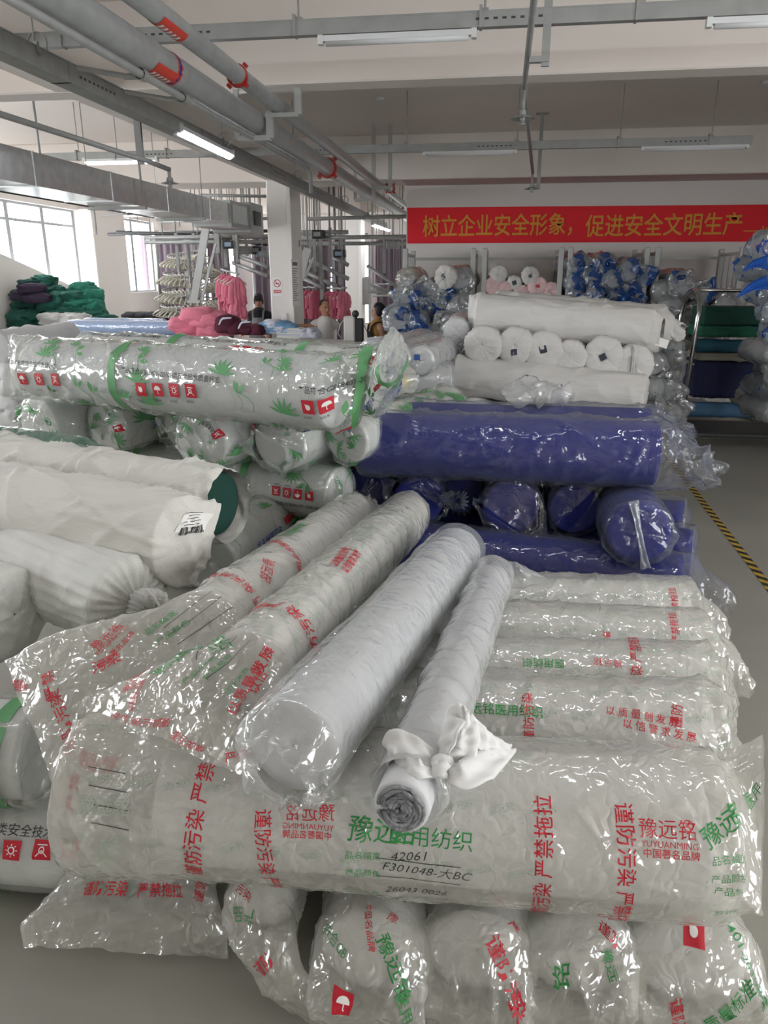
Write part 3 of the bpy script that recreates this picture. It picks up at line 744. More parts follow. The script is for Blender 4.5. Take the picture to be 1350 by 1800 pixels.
sm = pipe('sprinkler_main', [(-1.74, YA, 3.16), (-1.74, YE, 3.16)], .055, zinc, 'thinner galvanised pipe with red clamp above the fire main', [P(417, 133, Z=3.16), P(686, 331, Z=3.16)], 18)
# the painted red-and-white stickers on those pipes
def sticker(root, c, r, u, half, col, name, band=False, deg0=200, deg1=330):
    a = nrm(np.cross(u, Z3)); b = np.cross(a, u); v = []; n = 14
    for k in range(n+1):
        q = math.radians(deg0+(deg1-deg0)*k/n)
        for s in (-half, half): v.append(c+u*s+(a*math.cos(q)+b*math.sin(q))*(r+.0025))
    return make(name, v, [(2*k, 2*k+1, 2*k+3, 2*k+2) for k in range(n)], col, root)
stk = mat('sticker_red', (206, 66, 52), .5); stw = mat('sticker_white', (232, 224, 220), .5); blu_b = mat('band_blue', (50, 50, 130), .5)
Y_ = V(0, 1, 0)
for root, x, y, z, r, h in ((big, 243, 108, 3.05, .083, .14), (sm, 262, 37, 3.16, .055, .15)):
    c = P(x, y, Z=z); c[0] = (bx(c[1]) if root is big else -1.74)
    s_ = sticker(root, c, r, Y_, h, stk, 'sticker')
    for k in range(5):
        sticker(s_, c+Y_*(-h*.7+k*h*.33), r+.001, Y_, .014, stw, 'sticker_mark', deg0=238, deg1=292)
c = P(268, 105, Z=3.05); c[0] = bx(c[1])
sticker(big, c+V(0, .16, 0), r=.083, u=Y_, half=.035, col=stk, name='red_band', deg0=0, deg1=360)
sticker(big, c+V(0, .16, 0), r=.084, u=Y_, half=.014, col=blu_b, name='blue_band', deg0=0, deg1=360)
# trapeze brackets that carry both pipes
for y, lb in ((P(462, 243, Z=2.93)[1], 'white steel trapeze bracket holding both pipes above the lit tube'), (11.0, 'steel trapeze bracket round the pipes before the banner')):
    x = bx(y); m = MB(); zt = ZB-.002 if any(p < y+.03 and y-.03 < q for p, q in ((6.03, 6.28), (11.72, 12.49))) else ZS
    m.obox((x-.13, y, 2.93), (x+.13, y, 2.93), .05, .035); m.obox((x-.13, y, 2.93), (x-.13, y, 3.3), .04, .03); m.obox((x+.13, y, 2.93), (x+.13, y, zt), .05, .04)
    m.obox((x+.1, y, 3.085), (x+.36, y, 3.085), .05, .03); m.obox((x+.36, y, 3.085), (x+.36, y, zt), .05, .04)
    props(m.build('pipe_bracket', steel_p), lb, 'bracket')
pipe('conduit', [(-1.935, YA, 2.935), (-1.935, 7.9, 2.935), (-1.935, 8.0, 2.9), (-1.935, 8.02, 2.72)], .021, zinc_d, 'slim conduit running under the thick pipe, bent down at its end', n=10, cat='conduit')
for y, lb in ((4.25, 'nearer one, by the coloured pipe band'), (4.8, 'farther one')): props(MB().tube([(-2.02, y, 2.93), (-2.3, y, 2.98)], .014, 8).tube([(-1.95, y, 2.93), (-2.04, y, 2.93)], .016, 8).lathe((-1.935, y, 2.935), (0, 1, 0), [(-.03, .03), (.03, .03)], 12).build('conduit_clamp', zinc_d), 'small clamp holding the slim conduit, '+lb, 'clamp')
def sprinkler_pipe(pts, heads, label, r=.017, hl=None):
    t = pipe('sprinkler_pipe', pts, r, zinc_d, label, n=12)
    for (x, y, z0, z1) in heads:
        m = MB(); m.tube([(x, y, z0), (x, y, z1+.03)], r*.8, 10); m.lathe((x, y, z1+.05), (0, 0, -1), [(0, r*1.3), (.03, r*1.5), (.05, r)], 12); h = m.build('drop_pipe', zinc_d, t, True)
        d = MB(); d.lathe((x, y, z1), (0, 0, -1), [(-.022, .012), (-.018, .03), (.0, .075), (.003, .085), (-.001, .08), (-.012, .03)], 20); d.lathe((x, y, z1), (0, 0, -1), [(.0, .02), (.03, .012), (.035, .025), (.04, .0)], 12); d.build('sprinkler_head', zinc, h, True)
    return t
q0, q1, q2 = P(897, 0, Z=3.1), P(921, 160, Z=3.1), P(936, 305, Z=3.02)
sprinkler_pipe([(q1[0]-.03, 0.5, 3.12), q1+V(0, 0, .02), q2+V(0, -.06, .0)], [(q1[0], q1[1]-.02, 3.1, 2.93), (q2[0], q2[1], 3.02, 2.86)], 'slim sprinkler pipe with two downward heads over the aisle')
for x, y, y2, z, zt, lb in ((940, 60, 0, 3.1, ZS, 'flat steel strap hanging beside the sprinkler pipe, nearer one'), (938, 285, 0, 3.04, ZS, 'flat steel strap hanging beside the sprinkler pipe, farther one')):
    c = P(x, y+40, Z=z); m = MB(); m.obox((c[0]+.06, c[1], z-.05), (c[0]+.06, c[1], zt), .045, .02, up=V(0, 1, 0)); m.box((c[0]-.03, c[1]-.02, z-.03), (c[0]+.08, c[1]+.02, z)); m.box((c[0]-.02, c[1]-.04, zt-.012), (c[0]+.14, c[1]+.04, zt-.001))
    props(m.build('hanger_strap', zinc_d), lb, 'strap')
q1, q2 = P(262, 284, Z=2.9), P(297, 298, Z=2.9)
t = sprinkler_pipe([(q1[0]-.11, 1.0, 2.9), q1, q2], [(q2[0], q2[1], 2.92, P(297, 322, Y=q2[1])[2])], 'slim sprinkler pipe on the left ending in an elbow and one head', .022)
c = P(251, 280, Z=2.9); MB().obox((c[0]-.02, c[1], 2.86), (c[0]-.02, c[1], ZB), .06, .03, up=V(0, 1, 0)).build('hanger_strap', zinc_d, t)
for x, y, z in ((30, 322, 2.85), (224, 373, 2.78)):
    c = P(x, y, Z=z); sprinkler_pipe([(c[0], c[1]-.4, 3.1), (c[0], c[1]+.6, 3.1)], [(c[0], c[1], 3.1, z), (c[0], c[1]+.5, ZS, 3.14)], 'short sprinkler branch with one head %s' % ('at the left edge above the windows' if x < 100 else 'above the wall pier'), .016)
# steel air duct with its grille and fan box
def quad_duct(p0, p1, w, h, m, name, root):
    mb = MB(); mb.obox(p0, p1, w, h); u = nrm(np.array(p1)-np.array(p0)); L = np.linalg.norm(np.array(p1)-np.array(p0)); k = 0.
    while k < L: q = np.array(p0)+u*k; mb.obox(q-u*.006, q+u*.006, w+.012, h+.012); k += 1.25
    return mb.build(name, m, root)
shiny = mat('bright_duct_steel', (222, 225, 227), .24, .85, mottle=.14, mscale=14, bump=.12, bscale=5)
t = thing('air_duct', (-5.6, 7, 2.7), 'rectangular galvanised air duct on the left ending in a grille box', 'duct')
e = P(372, 375, Z=2.75); s_ = P(10, 298, Z=2.75)
dv = nrm(e-s_); s_ = s_-dv*5
quad_duct(s_, e, .52, .26, shiny, 'duct_body', t)
bx0 = e+V(.05, 0, 0)
o = MB().obox(e, e+dv*.75, .56, .34).build('grille_box', zinc, t)
g = MB(); uu = dv; sd = nrm(np.cross(dv, Z3))
for k in range(9): c = e+dv*(.1+k*.065)+sd*.287; g.obox(c-Z3*.12, c+Z3*.12, .03, .012, up=sd)
g.build('grille', tube_off, o)
MB().obox(e+dv*.75, e+dv*1.35, .6, .42).build('fan_box', zinc_d, t)
MB().obox(e+dv*.9+sd*.31, e+dv*1.2+sd*.31, .02, .2).build('fan_opening', dark, t)
for k in (1.2, 3.6, 5.2): 
    c = s_+dv*(3.2+k); m = MB(); 
    for q in (-1, 1): m.tube([c+sd*.3*q-Z3*.17, V(*(c+sd*.3*q)[:2], ZS)], .006, 6)
    m.obox(c-sd*.33-Z3*.15, c+sd*.33-Z3*.15, .04, .03); m.build('hanger', zinc_d, t)
# thin sprinkler lines and conduits across the far left bay
for i, (x0, y0, x1, y1, Y0, Y1, r) in enumerate(((0, 335, 270, 382, 9.0, 14.0, .02), (170, 342, 285, 345, 11.0, 11.0, .02), (180, 378, 330, 372, 13, 13, .016), (350, 343, 470, 345, 13., 13., .025), (540, 385, 720, 380, 13, 13, .03), (280, 390, 470, 384, 15, 15, .03))):
    pipe('service_pipe', [P(x0, y0, Y=Y0), P(x1, y1, Y=Y1)], r, zinc_d if i else dark, ('dark slim pipe along the top of the left windows', 'slim pipe crossing below the duct at the wall pier', 'slim pipe just below the steel duct', 'slim pipe right of the duct grille box', 'grey pipe crossing between the two columns', 'grey pipe under the fan box')[i], [P(x1-2, y1, Y=Y1)] if i in (2,) else (), 8)
for i, (x, Y) in enumerate(((640/1350*700/2+0, 13), (262, 14), (315, 14), (345, 13), (372, 15), (390, 15), (405, 13), (425, 14), (440, 14), (455, 15), (540, 13), (556, 14), (588, 14), (600, 15))):
    c = P(x, 380, Y=Y); zz = (2.62, 2.7, 2.8)[i % 3]
    props(MB().tube([(c[0], Y, zz), (c[0], Y, ZS)], .010 if i % 4 else .022, 6).build('drop_rod', zinc_d), 'thin steel rod hanging from the ceiling of the far bay', 'rod', 'hanging rods in the far bay')
props(MB().lathe(P(668, 172, Z=ZS-.001), (0, 0, -1), [(0, .05), (.02, .05), (.03, .03), (.035, .0)], 16).build('smoke_detector', tube_off, None, True), 'small round smoke detector on the ceiling, left of middle', 'detector')
props(MB().lathe(P(1348, 143, Z=ZS-.001), (0, 0, -1), [(0, .05), (.02, .05), (.03, .03), (.035, .0)], 16).build('smoke_detector', tube_off, None, True), 'small round smoke detector on the ceiling at the right edge', 'detector')
# the red banner
t = thing('banner', P(1035, 395, Y=YW-.02), 'long red cloth banner with yellow lettering across the back wall', 'banner')
a, b, c, d = P(716, 365, Y=YW-.02), P(1420, 359, Y=YW-.02), P(1420, 424, Y=YW-.02), P(716, 428, Y=YW-.02)
n, kk = 60, 8
v = []
for j in range(kk+1):
    for i in range(n+1):
        top = a+(b-a)*i/n; bot = d+(c-d)*i/n; q = top+(bot-top)*j/kk; q[1] -= .006+.006*math.sin(i*1.1)*(j/kk); v.append(q)
f = [(j*(n+1)+i, (j+1)*(n+1)+i, (j+1)*(n+1)+i+1, j*(n+1)+i+1) for j in range(kk) for i in range(n)]
w = text2d('树立企业安全形象，', .338, .012, sx=1.10); w2 = text2d('促进安全文明生产', .338, .012, sx=1.10); fm = [0]*len(f)
def ban(sh, px_, py_, sc=1., slope=-.005):
    global v, f, fm
    p = P(px_, py_, Y=YW-.036); n0 = len(v); q, g = sh; h = None
    v = v+[p+V(x*sc, 0, y*sc+x*.0062) for x, y in q]; f = f+[tuple(k+n0 for k in z) for z in g]; fm = fm+[1]*len(g)
def fit(sh, w_): q, g = sh; return q*V(w_/(q[:, 0].max()-q[:, 0].min()), 1), g
pxw = lambda x0, x1: np.linalg.norm(P(x1, 395, Y=YW-.036)-P(x0, 395, Y=YW-.036))
def cen(sh): q, g = sh; return q-(q.max(0)+q.min(0))/2, g
ban(cen(fit(w, pxw(742, 1005))), 873, 396); ban(cen(fit(w2, pxw(1028, 1303))), 1165, 395)
ban(rect2d(pxw(1306, 1330), .016, 2, 1), 1319, 406); ban(cen(text2d('树', .22, .008)), 1348, 410)
make('cloth', v, f, [mat('banner_red', (238, 34, 48), .7), mat('banner_gold', (226, 156, 52), .6)], t, fm, False)
# ------------------------------------------------------------------ the near piles of bagged cloth rolls
fm_print = film('milky_printed_polythene', (238, 236, 229), .32, .08, .62, 11)
fm_floral = film('floral_polythene', (230, 235, 230), .14, .08, .5, 8)
fm_clear = film('clear_polythene', (240, 243, 246), .08, .08, .5, 9)
fm_blue = film('clear_polythene_over_blue', (206, 214, 236), .01, .07, .6, 8, gloss=.55)
fm_cloudy = film('cloudy_polythene', (242, 243, 243), .36, .16, .5, 10)
c_white = mat('white_cloth', (228, 228, 227), .85, bump=.25, bscale=22, sheen=.15)
c_cool = mat('cool_white_cloth', (212, 213, 215), .85, bump=.2, bscale=22)
c_blue = mat('royal_blue_cloth', (32, 41, 122), .85, bump=.25, bscale=30, mottle=.06)
c_green = mat('dark_green_cloth', (20, 66, 56), .85, bump=.3, bscale=40)
c_core = mat('grey_core_cloth', (150, 152, 156), .9, bump=.9, bscale=70, mottle=.35, mscale=40)
sack = woven('white_woven_sacking', (218, 218, 213))
cotton = mat('cream_cotton_wrap', (216, 214, 208), .85, bump=1.0, bscale=5, stretch=(1.2, 5, 5))

def onroll(p0, p1, r, x, y):
    """(metres along, degrees round) where the sight line of photo position x, y meets a roll"""
    o = V(0, 0, CAM_H); d = nrm(_fw+_rt*(x-675)/F_PX+_up*(900-y)/F_PX); p0, p1 = np.array(p0), np.array(p1); t = nrm(p1-p0); a, b = frame(t)
    w = o-p0; dp = d-t*(d@t); wp = w-t*(w@t); A = dp@dp; B = 2*dp@wp; C = wp@wp-r*r; D = B*B-4*A*C
    k = (-B-math.sqrt(D))/(2*A) if D > 0 else -B/(2*A); q = o+d*k-p0; return q@t, math.degrees(math.atan2(q@b, q@a))

# --- the long printed roll across the front
p0, p1 = P(165, 1385, Z=.57), P(1225, 1462, Z=.57); R1 = .205
def prt(L):
    def I(sh, x, y, m, rot=0, mirror=False, off=.0025): s, th = onroll(p0, p1, R1, x, y); L.ink(sh, s, th, m, rot, off, mirror=mirror)
    I(text2d('豫远', .062, .004, .12), 655, 1462, GRN); I(text2d('铭', .062, .008, .12), 708, 1465, GRN); I(text2d('医用纺织', .05, .0), 757, 1474, GRN, -2)
    for q, w in enumerate(('品名幅宽', '产品颜色', '产品批号')):
        I(text2d(w, .021), 638, 1503+q*30, GRN, -2); I(rect2d(.20, .0022, 12, 1), 735, 1515+q*30, BLK, -2)
    I(text2d('42061', .03, -.006, .3, 1.2), 718, 1505, BLK, 6); I(text2d('F301048-大BC', .03, -.006, .3, 1.15), 748, 1531, BLK, -3)
    I(text2d('26043 0026', .028, -.006, .3, 1.1), 730, 1564, BLK, -1); I(text2d('110', .03, -.008, .3, 1.2), 708, 1590, BLK); I(text2d('M', .03, 0, .2), 795, 1592, BLK)
    I(text2d('谨防污染 严禁拖拉', .046, .007), 957, 1545, RED, 91); I(text2d('谨防污染 严禁拖拉', .046, .007), 1097, 1560, RED, -88)
    I(text2d('谨防污染 严禁', .048, .007), 345, 1455, RED, 86); I(text2d('谨防污染 严禁', .044, .006), 466, 1520, RED, -86)
    I(text2d('豫远铭', .043), 1172, 1460, RED); I(ring2d(.011, .002), 1207, 1452, RED); I(text2d('R', .014), 1207, 1452, RED)
    I(text2d('YUYUANMING', .019), 1176, 1485, RED); I(text2d('中国著名品牌', .021, .01), 1179, 1502, RED)
    I(text2d('豫远铭', .04), 545, 1432, RED, 4, True); I(text2d('YUYUANMING', .019), 542, 1455, RED, 2, True); I(text2d('中国著名品牌', .02, .01), 540, 1470, RED, 2, True)
    I(text2d('豫远铭', .045, .012), 185, 1420, GRY); 
    for q in range(4): I(rect2d(.10, .0022, 8, 1), 190+q*2, 1355+q*32, BLK, -6)
    for i in range(12):
        for j in range(9): L.ink(text2d('豫远铭', .022), .06+i*.098+(j % 2)*.05, j*40+5, GRY, 18, off=.0012)
    L.ink_at(text2d('豫远', .05, .008, .12), 1268, 1462, GRN, 38); L.ink_at(text2d('铭', .05, .008, .12), 1297, 1432, GRN, 42); L.ink_at(text2d('医用', .042), 1322, 1402, GRN, 48)
    for q, w in enumerate(('品名幅宽', '产品颜色', '产品批号', '合计米数')): L.ink_at(text2d(w, .021), 1288, 1510+q*31, GRN, 6)
wrapped_roll('fabric_roll', 'long front roll in milky bag printed green, with handwritten form lines, lying across the pile', 'fabric roll', p0, p1, R1,
    TAIL(P(133, 1262, X=-1.10), P(138, 1500, X=-1.10), fl=.014, thick=.02), TAIL(P(1342, 1292, X=.735), P(1338, 1608, X=.66), fl=.012, thick=.02), c_white, fm_print, None, prt, 1, .009, 130, .006, .10, fr=.168, stretch=.55, inner=(.24, .02))
# --- the four printed rolls lying behind it, right of the loose roll
spec = [((450, 1268), (1225, 1292), .53, .178, (1288, 1238), (1280, 1345), .15, 'printed roll directly behind the long front roll, second of the row lying crosswise', 40),
        ((500, 1190), (1225, 1215), .50, .178, (1285, 1180), (1268, 1290), .14, 'printed roll third from the front in the crosswise row, with red slogan', 70),
        ((560, 1120), (1215, 1148), .46, .178, (1328, 1205), (1318, 1228), .2, 'printed roll fourth from the front in the crosswise row, tied tail over the aisle', 55),
        ((600, 1066), (1195, 1080), .42, .178, (1283, 1108), (1272, 1196), .2, 'printed roll with green title nearest the blue rolls, rearmost of the crosswise row', 38)]
for i, (a, b, z, r, cl, cr, dx, lb, th) in enumerate(spec):
    q0, q1 = P(*a, Z=z), P(*b, Z=z); xe = q1[0]+dx
    def prt(L, i=i, q0=q0, q1=q1, r=r):
        def I(sh, x, y, m, rot=0, mirror=False): s, t = onroll(q0, q1, r, x, y); L.ink(sh, s, t, m, rot, .0028, mirror=mirror)
        if i == 3:
            I(text2d('豫远铭', 0.0446, .016, .15), 1010, 1074, GRN); I(text2d('医用纺织', 0.0360, .008), 1066, 1076, GRN)
            I(text2d('豫远铭', 0.0259), 940, 1070, RED); I(text2d('中国著名品牌', 0.0144, .01), 938, 1079, RED); I(text2d('谨防污染 严禁拖拉', 0.0360, .007), 1188, 1090, RED, 90)
        elif i == 2:
            I(text2d('T1948-2600', 0.0324, -.004, .3), 900, 1138, BLK); I(text2d('谨防污染 严禁拖拉', 0.0360, .007), 1190, 1135, RED, 88); I(text2d('谨', 0.0360, .007), 1066, 1122, RED);
        elif i == 1:
            I(text2d('豫远铭', 0.0324), 1068, 1165, RED, 175); I(text2d('谨防污染 严禁拖拉', 0.0432, .007), 1120, 1168, RED, 82); I(text2d('医用纺织', 0.0360, .01), 955, 1165, GRN, 180)
            I(text2d('豫远铭', 0.0396, .016, .15), 870, 1240, GRN, -3); I(text2d('医用纺织', 0.0360, .008), 930, 1243, GRN, -3)
        else:
            I(text2d('以质量创发展', .029, .006, space=1.5), 1128, 1260, RED, -9); I(text2d('以信誉求发展', .029, .006, space=1.5), 1158, 1285, RED, -10)
            I(text2d('谨防污染', 0.0360, .007), 930, 1260, RED, 90); I(text2d('谨防', 0.0360, .007), 1190, 1260, RED, 80); I(text2d('豫远铭医用纺织', 0.0360, .01), 880, 1250, GRN, -2)
        for k in range(12):
            for j in range(6): L.ink(text2d('豫远铭', .024), .3+k*.11+(j % 2)*.05, j*26-30, GRY, 18, off=.0012)
    wrapped_roll('fabric_roll', lb, 'fabric roll', q0, q1, r, FLAT(), TAIL(P(*cl, X=xe), P(*cr, X=xe-.02), fl=.03, thick=.02), c_white, fm_print, None, prt, 11+i, .0115, 92, .008, .10, fr=.150, stretch=.6)

# --- loose rolls lying lengthwise on top of them
# plain white roll
q0, q1 = P(508, 1322, Z=.885), P(803, 968, Z=.74)
wrapped_roll('fabric_roll', 'plain white roll in clear film slanting away on top, beside the thin bowed roll', 'fabric roll', q0, q1, .124, TUFT(L=.30), dict(k='round'), c_cool, fm_clear, None, None, 21, .0105, 90, .0035, .13, fr=.110, stretch=.2, inner=(.03, .03))
# printed roll beside it, bag mouth hanging open to the left
q0, q1 = P(445, 1178, Z=.885), P(714, 906, Z=.74)
def prtB(L):
    def I(sh, x, y, m, rot=0, mirror=False): s, t = onroll(q0, q1, .118, x, y); L.ink(sh, s, t, m, rot, .0028, mirror=mirror)
    I(text2d('以质量创发展\n以信誉求发展', .036, .012), 608, 985, RED, 4); I(text2d('谨防污染 严禁拖拉', .055, .007), 500, 1070, RED, 80); I(text2d('中国著名品牌', .04, .012), 640, 940, GRY)
    A = L.ink_at
    A(text2d('豫', .05, .006, .12), 286, 1176, GRN, 50); A(text2d('远', .055, .006, .12), 305, 1156, GRN, 50); A(text2d('铭', .055, .006, .12), 327, 1134, GRN, 48); A(text2d('医用纺织', .046), 364, 1100, GRN, 48)
    A(text2d('豫远铭', .036), 234, 1196, RED, 62); A(ring2d(.010, .002), 246, 1170, RED); A(text2d('中国著名品牌', .022, .006), 240, 1222, RED, 70)
    A(text2d('以质量创', .036, .008, space=1.15), 433, 1208, RED, 62); A(text2d('发展', .036, .008, space=1.15), 464, 1160, RED, 62); A(text2d('以信', .034, .008), 455, 1200, RED, 62)
    A(text2d('合计米数', .022), 414, 1196, GRN, 50); A(text2d('产品批号', .022), 385, 1170, GRN, 42); A(text2d('产品颜色', .022), 350, 1180, GRN, 42)
    A(text2d('谨防污染 严禁', .032, .006), 246, 1272, RED, -8, mirror=True); A(text2d('谨防污染', .032, .006), 328, 1308, RED, -32, mirror=True); A(text2d('严禁', .036, .006), 420, 1330, RED, 20)
    for q in range(3): A(rect2d(.13, .002, 8, 1), 355+q*26, 1140+q*12, BLK, 42)
    for k in range(16):
        for j in range(7): L.ink(text2d('豫远铭', .024), .02+k*.1+(j % 2)*.05, j*32+5, GRY, 18, off=.0012)
wrapped_roll('fabric_roll', 'printed roll slanting away left of the plain white one, bag mouth spread toward camera', 'fabric roll', q0, q1, .124,
    TAIL(P(124, 1243, Z=.74), P(452, 1366, Z=.80), fl=.012, thick=.02, bow=V(0, 0, .03)), dict(k='round'), c_white, fm_print, None, prtB, 22, .0095, 100, .0055, .12, fr=.112, stretch=.25)
# printed roll at the left of the three
r0, r1 = P(372, 1100, Z=.86), P(622, 908, Z=.74)
def prtA(L):
    def I(sh, x, y, m, rot=0, mirror=False): s, t = onroll(r0, r1, .118, x, y); L.ink(sh, s, t, m, rot, .0028, mirror=mirror)
    I(text2d('中国著名品牌', .04, .006), 505, 965, RED, 60, True); I(text2d('豫远铭', .05), 470, 1005, RED, 20, True); I(text2d('医用纺织', .05, .008), 520, 935, GRN, 0, True); I(text2d('谨防污染 严禁', .045, .006), 430, 1030, RED, 80, True)
    A = L.ink_at
    A(text2d('谨防污染', .045, .008), 118, 1268, RED, 108); A(text2d('严禁', .045, .008), 86, 1200, RED, 100); A(text2d('谨防', .04, .008), 32, 1205, RED, 8)
    A(text2d('豫远铭', .036), 190, 1118, RED, 45); A(text2d('YUYUANMING', .018), 200, 1126, RED, 45); A(text2d('中国著名品牌', .022, .006), 208, 1140, RED, 45); A(text2d('污染', .04, .008), 186, 1166, RED, 28)
    A(text2d('品名幅宽', .024), 282, 1094, GRN, 36); A(text2d('产品颜色', .024), 304, 1110, GRN, 36)
    for q in range(3): A(rect2d(.17, .002, 8, 1), 335+q*16, 1066+q*14, BLK, 36)
    A(text2d('谨防污染', .036, .008), 175, 1340, RED, 170); A(text2d('严禁', .036, .008), 128, 1390, RED, 80)
wrapped_roll('fabric_roll', 'leftmost printed roll slanting away, its bag mouth draped over the left corner of the pile', 'fabric roll', r0, r1, .124,
    TAIL(P(8, 1162, Z=.82), P(140, 1488, Z=.50), fl=.012, thick=.02, bow=V(0, 0, .05)), TUFT(L=.6), c_white, fm_print, None, prtA, 23, .0100, 100, .0065, .12, fr=.110, stretch=.25)
# thin white roll with the cloth bow
s0, s1 = P(716, 1392, Z=.85), P(868, 1012, Z=.72)
def bowpost(L, root): pass
root, L = wrapped_roll('fabric_roll', 'thin white roll tied with a white cloth bow, grey core showing, slanting away on top', 'fabric roll', s0, s1, .08,
    dict(k='open', L=-.05, f=.8), TAIL(P(850, 985, Z=.74), P(968, 1030, Z=.70), fl=.02, thick=.03), c_cool, fm_cloudy, None, None, 24, .011, 64, .006, .12, fr=.060, stretch=.2, inner=(-.05, .02))
u = nrm(s0-s1); ra, rb = frame(u); e = s0+u*.05
mb = MB(); rr = random.Random(4)
for k in range(7):
    rad = .008+k*.0068; pts = [e+u*(.006+rr.uniform(0, .012))+ra*rad*math.cos(q)+rb*rad*math.sin(q) for q in np.linspace(0, 6.0, 16)]; mb.tube(pts, .005, 5)
mb.build('core', c_core, root, True)
def ribbon(pts, w, m, name, root, up, th=.004, fold=0., n=28):
    """a strip of cloth along a path, with a gather across it"""
    pts = np.array(pts, float); x = np.linspace(0, 1, len(pts)); xi = np.linspace(0, 1, n); c = pchip(x, pts, xi); w = np.interp(xi, np.linspace(0, 1, len(w)), w); v = []; K = 9
    t = np.gradient(c, axis=0); up = [np.array(q, float) for q in up]; ups = np.array([np.interp(xi, np.linspace(0, 1, len(up)), [q[d] for q in up]) for d in range(3)]).T
    for i in range(n):
        ti = nrm(t[i]); a = nrm(np.cross(ti, ups[i])); b = np.cross(a, ti)
        for s in (1, -1):
            for k in range(K):
                y = (k/(K-1)-.5)*s*-1; v.append(c[i]+a*y*w[i]+b*(th*s*.5+fold*math.cos(y*9+i*.15)*(.4+.6*math.sin(math.pi*xi[i]))+.003*math.sin(i*.9+k)))
    M = 2*K; f = [(i*M+j, i*M+(j+1) % M, (i+1)*M+(j+1) % M, (i+1)*M+j) for i in range(n-1) for j in range(M)]+[tuple(range(M))[::-1], tuple((n-1)*M+j for j in range(M))]
    return make(name, v, f, m, root)
kn = P(774, 1345, Z=.905); dv = V(0, -.3, 1)
ax = P(738, 1322, Z=.865)
ring = [ax+(ra*math.cos(q)+rb*math.sin(q))*.092 for q in np.linspace(math.radians(-20), math.radians(200), 9)]
bow = ribbon([P(768, 1342, Z=.90), P(735, 1318, Z=.93), P(700, 1306, Z=.935), P(680, 1318, Z=.91), P(690, 1338, Z=.86)], [.028, .05, .062, .058, .045], c_white, 'bow', root, [(.1, -.5, 1), (0, -.5, 1), (-.4, -.5, .8), (-.9, -.4, .2)], .005, .003)
ribbon([P(770, 1350, Z=.895), P(735, 1352, Z=.92), P(705, 1350, Z=.905), P(686, 1345, Z=.86)], [.028, .042, .045, .04], c_white, 'bow_band', bow, [(.1, -.6, .9), (0, -.6, .9), (-.6, -.5, .7), (-.9, -.3, .1)], .005, .003)
ribbon([P(774, 1342, Z=.90), P(786, 1300, Z=.95), P(806, 1258, Z=.985), P(822, 1262, Z=.985)], [.026, .05, .058, .03], c_white, 'bow_loop', bow, [(-.7, -.7, .4), (-.7, -.7, .3), (-.5, -.8, .3), (0, -.8, .5)], .005, .003, 34)
ribbon([P(812, 1258, Z=.985), P(826, 1290, Z=.95), P(818, 1322, Z=.92), P(780, 1346, Z=.90)], [.03, .05, .05, .026], c_white, 'bow_loop', bow, [(.3, -.8, .5), (.4, -.8, .4), (.3, -.8, .5), (.1, -.7, .7)], .005, .003, 34)
ribbon([P(780, 1350, Z=.90), P(810, 1362, Z=.91), P(850, 1345, Z=.895), P(902, 1316, Z=.86)], [.028, .06, .07, .02], c_white, 'bow_end', bow, [(0, -.7, .7)]*2+[(0.1, -.6, .8)]*2, .005, .004)
ribbon([P(820, 1262, Z=.98), P(846, 1296, Z=.93), P(870, 1312, Z=.895), P(898, 1318, Z=.87)], [.03, .05, .045, .02], c_white, 'bow_end', bow, [(.2, -.7, .7)]*4, .005, .004)
b = MB(); b.ball(kn+V(.004, 0, .005), (.027, .022, .02)); b.tube([kn+V(-.02, -.02, -.012), kn+V(0, -.026, .01), kn+V(.018, -.02, .022)], [.01, .014, .009], 10); b.tube([kn+V(.02, -.016, -.02), kn+V(.004, -.026, 0), kn+V(-.014, -.018, .022)], [.008, .012, .008], 10); b.build('bow_knot', c_white, bow, True)

# --- bags on the floor under the front roll, their mouths toward the camera
def floor_bag(x, y, z, r, cl, cr, zl, zr, lb, seed, leaf=False, title=None, cloth=c_white, hang=None, ln=1.25, bow=(0, 0, 0), thick=.03, dxl=0.):
    a = P(x, y, Z=z); b = a+V(dxl, ln, 0)
    def prt(L):
        if leaf: print_floral(L, .0, ln, 100, seed)
        for sh, x_, y_, m, ang in (title or []): L.ink_at(sh, x_, y_, m, ang, .0045 if m == WHT else .003)
    wrapped_roll('fabric_roll', lb, 'fabric roll', a, b, r, TAIL(P(*cl, Z=zl), P(*cr, Z=zr), fl=.014, thick=thick, hang=hang, bow=V(*bow)), FLAT(), cloth, fm_print if not leaf else fm_floral, None, prt, seed, .013, 84, .012, .10, fr=r*.9, leaf=leaf)
T2 = text2d
floor_bag(262, 1490, .20, .17, (40, 1622), (405, 1640), .05, .05, 'bag on the floor at far left, red warning across its flattened mouth', 31, title=[(T2('谨防污染', .034, .008), 187, 1562, RED, 0), (T2('严禁拖拉', .034, .008), 283, 1564, RED, 0), (T2('谨防', .03, .006), 350, 1565, RED, 80)], hang=V(.02, -.05, -.035), dxl=-.25)
floor_bag(462, 1580, .22, .10, (512, 1770), (566, 1792), .03, .03, 'narrow twisted bag mouth hanging to the floor, second from the left under the front roll', 32, title=[(T2('产品', .034, .004), 425, 1600, GRN, 172), (T2('谨防', .03, .008), 463, 1695, RED, 50), (T2('污染', .026, .008), 430, 1570, RED, -40)], bow=(0, -.05, .03))
